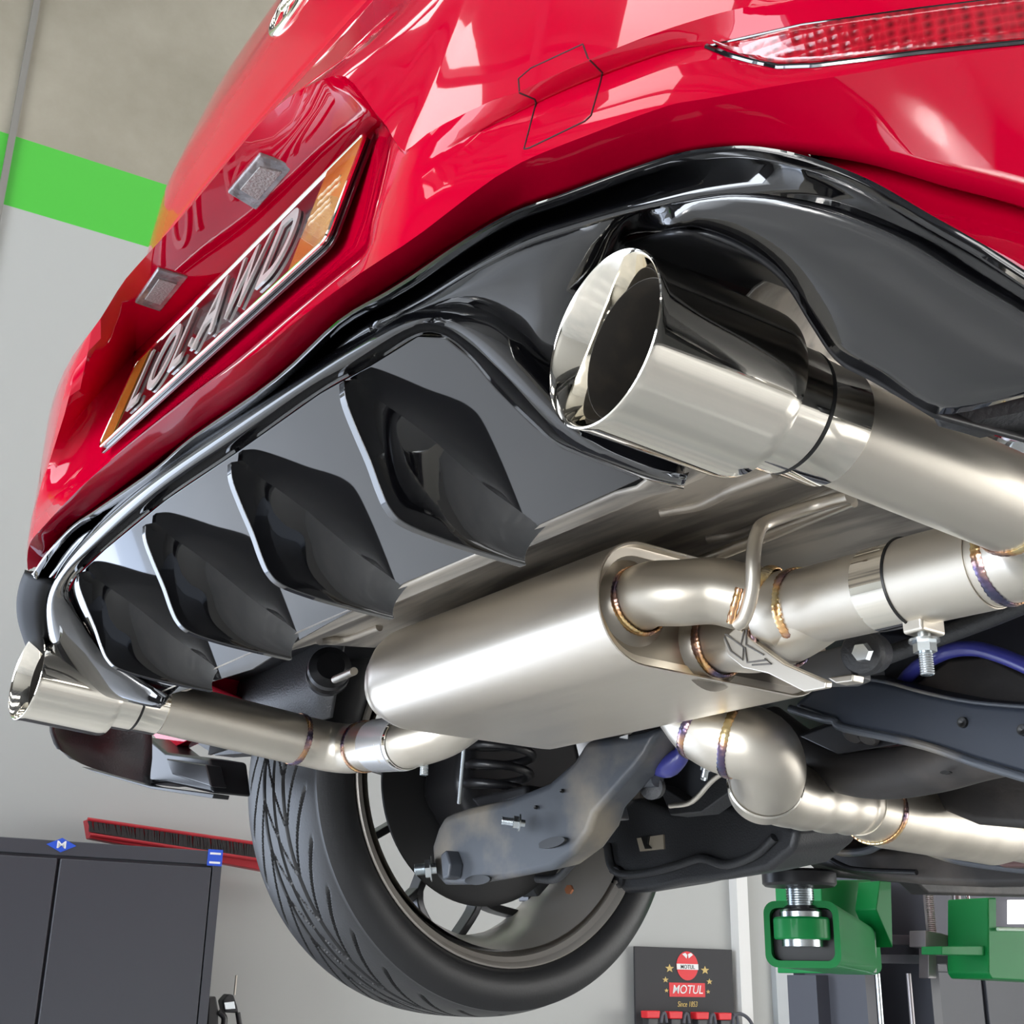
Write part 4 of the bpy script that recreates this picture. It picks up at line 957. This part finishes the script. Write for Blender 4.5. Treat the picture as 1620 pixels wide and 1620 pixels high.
# right-hand green carriage with its arm stub
slab('lift_carriage', [atu(a, b, -1.3) for a, b in ((1563,1420),(1577,1420),(1577,1466),(1700,1470),(1700,1556),(1570,1549),(1564,1540))], green, lift, UX*-.12, bevel=.004)
slab('carriage_gusset', [atu(a, b, -1.31) for a, b in ((1490,1497),(1564,1496),(1564,1512),(1490,1510))], green, lift, UX*-.06, bevel=.002)
MB().tube([atu(1578, 1470, -1.29), atu(1700, 1472, -1.29)], .004, 12).build('carriage_trim', mat('pale_green', (.55, .75, .6), .3), lift)
rod(1388, 1540, 1390, 1700, -1.45, .006, 'lift_rail', zinc); rod(1437, 1540, 1440, 1700, -1.45, .006, 'lift_rail', mat('grey_steel', (.30, .28, .29), .35, .6))
# small shield sticker on the low post
slab('post_sticker', [atu(a, b, -1.615) for a, b in ((1315,1543),(1329,1543),(1327,1556),(1322,1562),(1317,1556))], ink, lift, UX*.002, bevel=0)
# ================================================================== dark cabinets behind the lift
for (x0, x1, lab) in ((1475, 1552, 'dark grey steel locker behind the lift rails, left of the two'), (1554, 1660, 'dark grey steel locker at the far right edge below the green carriage')):
    a = atu(x0, 1525, -3.2); b = atu(x1, 1525, -3.2); w0, w1 = float(a @ UY), float(b @ UY)
    zt = float(a[2])
    cbx = empty('steel_locker', room(-3.4, (w0+w1)/2, FLOOR), lab, 'locker', 'steel lockers behind the lift')
    rbox(-3.58, -3.22, w0, w1, FLOOR, zt, 'locker_body', cabm, None, cbx)
    rbox(-3.22, -3.20, w0+.01, w1-.01, FLOOR+.08, zt-.03, 'locker_door', cabm, None, cbx, bevel=.004)
# high windows glimpsed beyond the lift
k = 13
for q in (((1540,1424),(1562,1424),(1562,1462),(1540,1462)), ((1592,1424),(1720,1424),(1720,1462),(1592,1462))):
    pts = [atu(a, b, -3.59) for a, b in q]
    o = slab('window_%d' % k, pts, mat('bright_pane', (.8, .8, .8), .4, emit=((1, 1, 1), 1.2)), None, UX*.02, bevel=0); o['kind'] = 'structure'; k += 1
pts = [atu(a, b, -3.595) for a, b in ((1300,1380),(1760,1380),(1760,1760),(1300,1760))]
o = slab('trim_5', pts, mat('dark_wall_panel', (.10, .10, .12), .6), None, UX*.01, bevel=0); o['kind'] = 'structure'
# ================================================================== cabinet on the left
CU = -3.1
def cw(px, py): return float(atu(px, py, CU) @ UY)
zt = float(atu(200, 1337, CU)[2]); zd = float(atu(200, 1362, CU)[2])
wR = cw(352, 1360); wS = cw(93, 1360); wL = wS - (wR-wS) - .0
cab = empty('storage_cabinet', room(CU-.22, (wL+wR)/2, FLOOR), 'tall charcoal steel cabinet with two doors and blue stickers against the left wall', 'cabinet')
rbox(CU-.42, CU-.02, wL, wR, FLOOR, zt, 'cabinet_body', cabm, None, cab, bevel=.004)
rbox(CU-.02, CU, wL, wR, zd+.004, zt, 'cabinet_header', cabm, None, cab, bevel=.003)
rbox(CU-.02, CU, wR-.028, wR, FLOOR, zd+.002, 'cabinet_stile', cabm, None, cab, bevel=.002)
for a, b in ((wL+.03, wS-.004), (wS+.004, wR-.032)): rbox(CU-.018, CU+.003, a, b, FLOOR+.1, zd-.004, 'cabinet_door', cabm, None, cab, bevel=.004)
ZU = np.array([0, 0, 1.])
c = atu(97, 1337, CU) + UX*.001
st = slab('cabinet_sticker', [c - UY*.042, c + ZU*.020, c + UY*.042, c - ZU*.020], bluesticker, cab, UX*.001, bevel=0); st['label'] = 'blue diamond sticker'
text('sticker_text', 'M', ink, st, c + UX*.002, UY, ZU, .03, .0004, sx=1.3)
c = atu(340, 1357, CU) + UX*.001
st = MB().box(c, (.002, .046, .048), A3).build('cabinet_sticker', bluesticker, cab, smooth=0); st['label'] = 'square blue sticker with white lines'
for dz in (.012, -.0145): MB().box(c + ZU*dz + UX*.001, (.001, .034, .006), A3).build('sticker_line', ink, st, smooth=0)
# ---- push broom head standing on the cabinet
bu = -3.45
br = empty('push_broom', atu(265, 1345, bu), 'red push broom head with black bristles showing above the charcoal cabinet on the left wall', 'broom')
b0, b1 = atu(137, 1296, bu), atu(430, 1338, bu); b2, b3 = atu(430, 1380, bu), atu(142, 1326, bu)
slab('broom_block', [b0, b1, b2, b3], broomred, br, UX*-.05, bevel=.004)
random.seed(2); mb = MB()
for i in range(150):
    t = i/149; p = b0*(1-t)+b1*t; h = (b0-b3)*(1-t)+(b1-b2)*t; hh = np.linalg.norm(h)
    c = p - h*.36 + UX*.012; ln = h*.42; j = np.array([0, random.uniform(-.008, .008), 0])
    mb.tube([c - ln*.75, c + ln*.75 + j], .0032, 5)
mb.build('bristle_row', bristle, br, smooth=0)
for i in range(0, 60):
    pass
for k_ in range(2):
    h0 = (b0-b3); h1 = (b1-b2)
    MB().tube([b0 - h0*(.02 if k_ == 0 else .82) + UX*.012, b1 - h1*(.02 if k_ == 0 else .62) + UX*.012], .006, 8).build('broom_rail', broomred, br)
# ---- grease gun / nozzle hanging beside the cabinet
gu = -3.3
gg = empty('grease_gun', atu(350, 1600, gu), 'small black and grey pump gun hanging beside the charcoal cabinet', 'tool')
slab('gun_body', [atu(a, b, gu) for a, b in ((352,1583),(362,1572),(370,1574),(376,1592),(378,1603),(356,1602))], plastic, gg, UX*-.05, bevel=.006)
slab('gun_label', [atu(a, b, gu+.004) for a, b in ((354,1586),(370,1584),(372,1596),(356,1597))], zinc, gg, UX*.003, bevel=.001)
slab('gun_head', [atu(a, b, gu) for a, b in ((330,1578),(342,1576),(346,1600),(346,1625),(328,1625))], plastic2, gg, UX*-.05, bevel=.005)
MB().tube([atu(371,1574,gu), atu(374,1543,gu)], .0035, 10).build('gun_nozzle', satin, gg)
MB().tube(crom([atu(346,1600,gu), atu(355,1612,gu), atu(350,1640,gu)], 5), .010, 12).build('gun_hose', plastic2, gg)
MB().tube([atu(376,1602,gu), atu(382,1640,gu)], .008, 12).build('gun_handle', plastic2, gg)
# ---- black banner with its printing
BU = -3.56
bn = empty('wall_banner', atu(1083, 1560, BU), 'black oil-brand banner with gold stars and red logos on the grey wall', 'banner')
bq = [atu(a, b, BU) for a, b in ((1004,1497),(1158,1503))]
w0, w1 = float(bq[0] @ UY), float(bq[1] @ UY); zt = float(bq[0][2]); zb = zt - (float(atu(1080,1500,BU)[2]) - float(atu(1080,1604,BU)[2]))
rbox(BU-.01, BU, w0, w1, zb-.1, zt, 'banner_panel', banner, None, bn, bevel=.002)
def bpt(px, py, l=.002): return atu(px, py, BU) + UX*l
def disc(px, py, rw, rz, mt, nm, l, n=28):
    c = bpt(px, py, l); return slab(nm, [c + UY*rw*math.cos(t) + ZU*rz*math.sin(t) for t in np.linspace(0, 2*math.pi, n, endpoint=False)], mt, bn, UX*.001, bevel=0)
s_ = np.linalg.norm(atu(1100,1530,BU)-atu(1080,1530,BU))/20    # metres per pixel on the banner
zs_ = abs(atu(1080,1520,BU)[2]-atu(1080,1540,BU)[2])/20
disc(1087, 1528, 17*s_, 23*zs_, redprint, 'banner_logo', .001)
c = bpt(1087, 1529.5, .003); slab('banner_band', [c + UY*a*s_ + ZU*b*zs_ for a, b in ((-17, -4.5), (17, -4.5), (17, 4.5), (-17, 4.5))], ink, bn, UX*.0006, bevel=0)
text('banner_text', 'MOTUL', banner, bn, bpt(1087, 1530, .0042), UY, ZU, 9*zs_, .0003, sx=1.0)
for dx in (-4.5, 4.5):
    c = bpt(1087+dx, 1512.5, .003); slab('banner_mark', [c + UY*a*s_ + ZU*b*zs_ for a, b in ((-4, 3), (3 if dx < 0 else -3, -4), (4, 2), (1, 5))], ink, bn, UX*.0005, bevel=0)
c = bpt(1087, 1566, .001); slab('banner_logo', [c + UY*a*s_ + ZU*b*zs_ for a, b in ((-28, -11), (28, -11), (28, 11), (-28, 11))], redprint, bn, UX*.001, bevel=0)
text('banner_text', 'MOTUL', ink, bn, bpt(1087, 1566, .003), UY, ZU, 19*zs_, .0004, sx=1.0, shear=.2)
text('banner_text', "Since 1853", gold, bn, bpt(1087, 1589, .002), UY, ZU, 12*zs_, .0004, sx=.8, shear=.25)
def star(px, py, r):
    c = bpt(px, py, .001); q = []
    for i in range(10):
        a = math.pi/2 + i*math.pi/5; rr = r if i % 2 == 0 else r*.42; q.append(c + UY*rr*s_*math.cos(a) + ZU*rr*zs_*math.sin(a))
    slab('banner_star', q, gold, bn, UX*.001, bevel=0)
for px, py, r in ((1059,1532,7),(1115,1535,7),(1052.5,1550,5),(1122,1553,5),(1054,1567,3.5),(1120,1569,3.5)): star(px, py, r)
# ---- four red-capped tools hooked over a rail below the banner
TU = -3.45
tools = []
tl_ = empty('trigger_gun', atu(1034, 1604, TU), 'x', 'tool', 'red-capped tools below the banner')
def tp_(px, py): return atu(px, py, TU)
cx0 = 1034
slab('gun_cap', [tp_(a, b) for a, b in ((1023,1599),(1045,1599),(1044,1611),(1024,1611))], redprint, tl_, UX*-.04, bevel=.004)
slab('gun_body', [tp_(a, b) for a, b in ((1026,1611),(1042,1611),(1040,1660),(1028,1660))], plastic, tl_, UX*-.04, bevel=.004)
MB().tube(crom([tp_(1046,1618), tp_(1048,1606), tp_(1052,1603), tp_(1055,1618)], 5), .006, 12).build('gun_lever', postm, tl_)
ch = [o for o in bpy.data.objects if o.parent == tl_]
names = ['leftmost of the four red-capped black tools below the banner', 'second from the left of the red-capped tools below the banner', 'third from the left of the red-capped tools below the banner', 'rightmost red-capped black tool below the banner, by the white pipe']
base = tp_(1034, 1604)
for i, px in enumerate((1034, 1070, 1112, 1148)):
    d = tp_(px, 1604 + i*1.0) - base
    if i == 0: tl_['label'] = names[0]; continue
    r = tl_.copy(); COL.objects.link(r); r.location = tl_.location + Vector(d); r['label'] = names[i]
    for c_ in ch:
        k_ = c_.copy(); COL.objects.link(k_); k_.parent = r; k_.matrix_parent_inverse = Matrix.Translation(-tl_.location)
MB().tube(crom([tp_(1160,1606), tp_(1172,1604), tp_(1186,1614), tp_(1198,1640)], 5), .007, 12).build('gun_lever', postm, r)
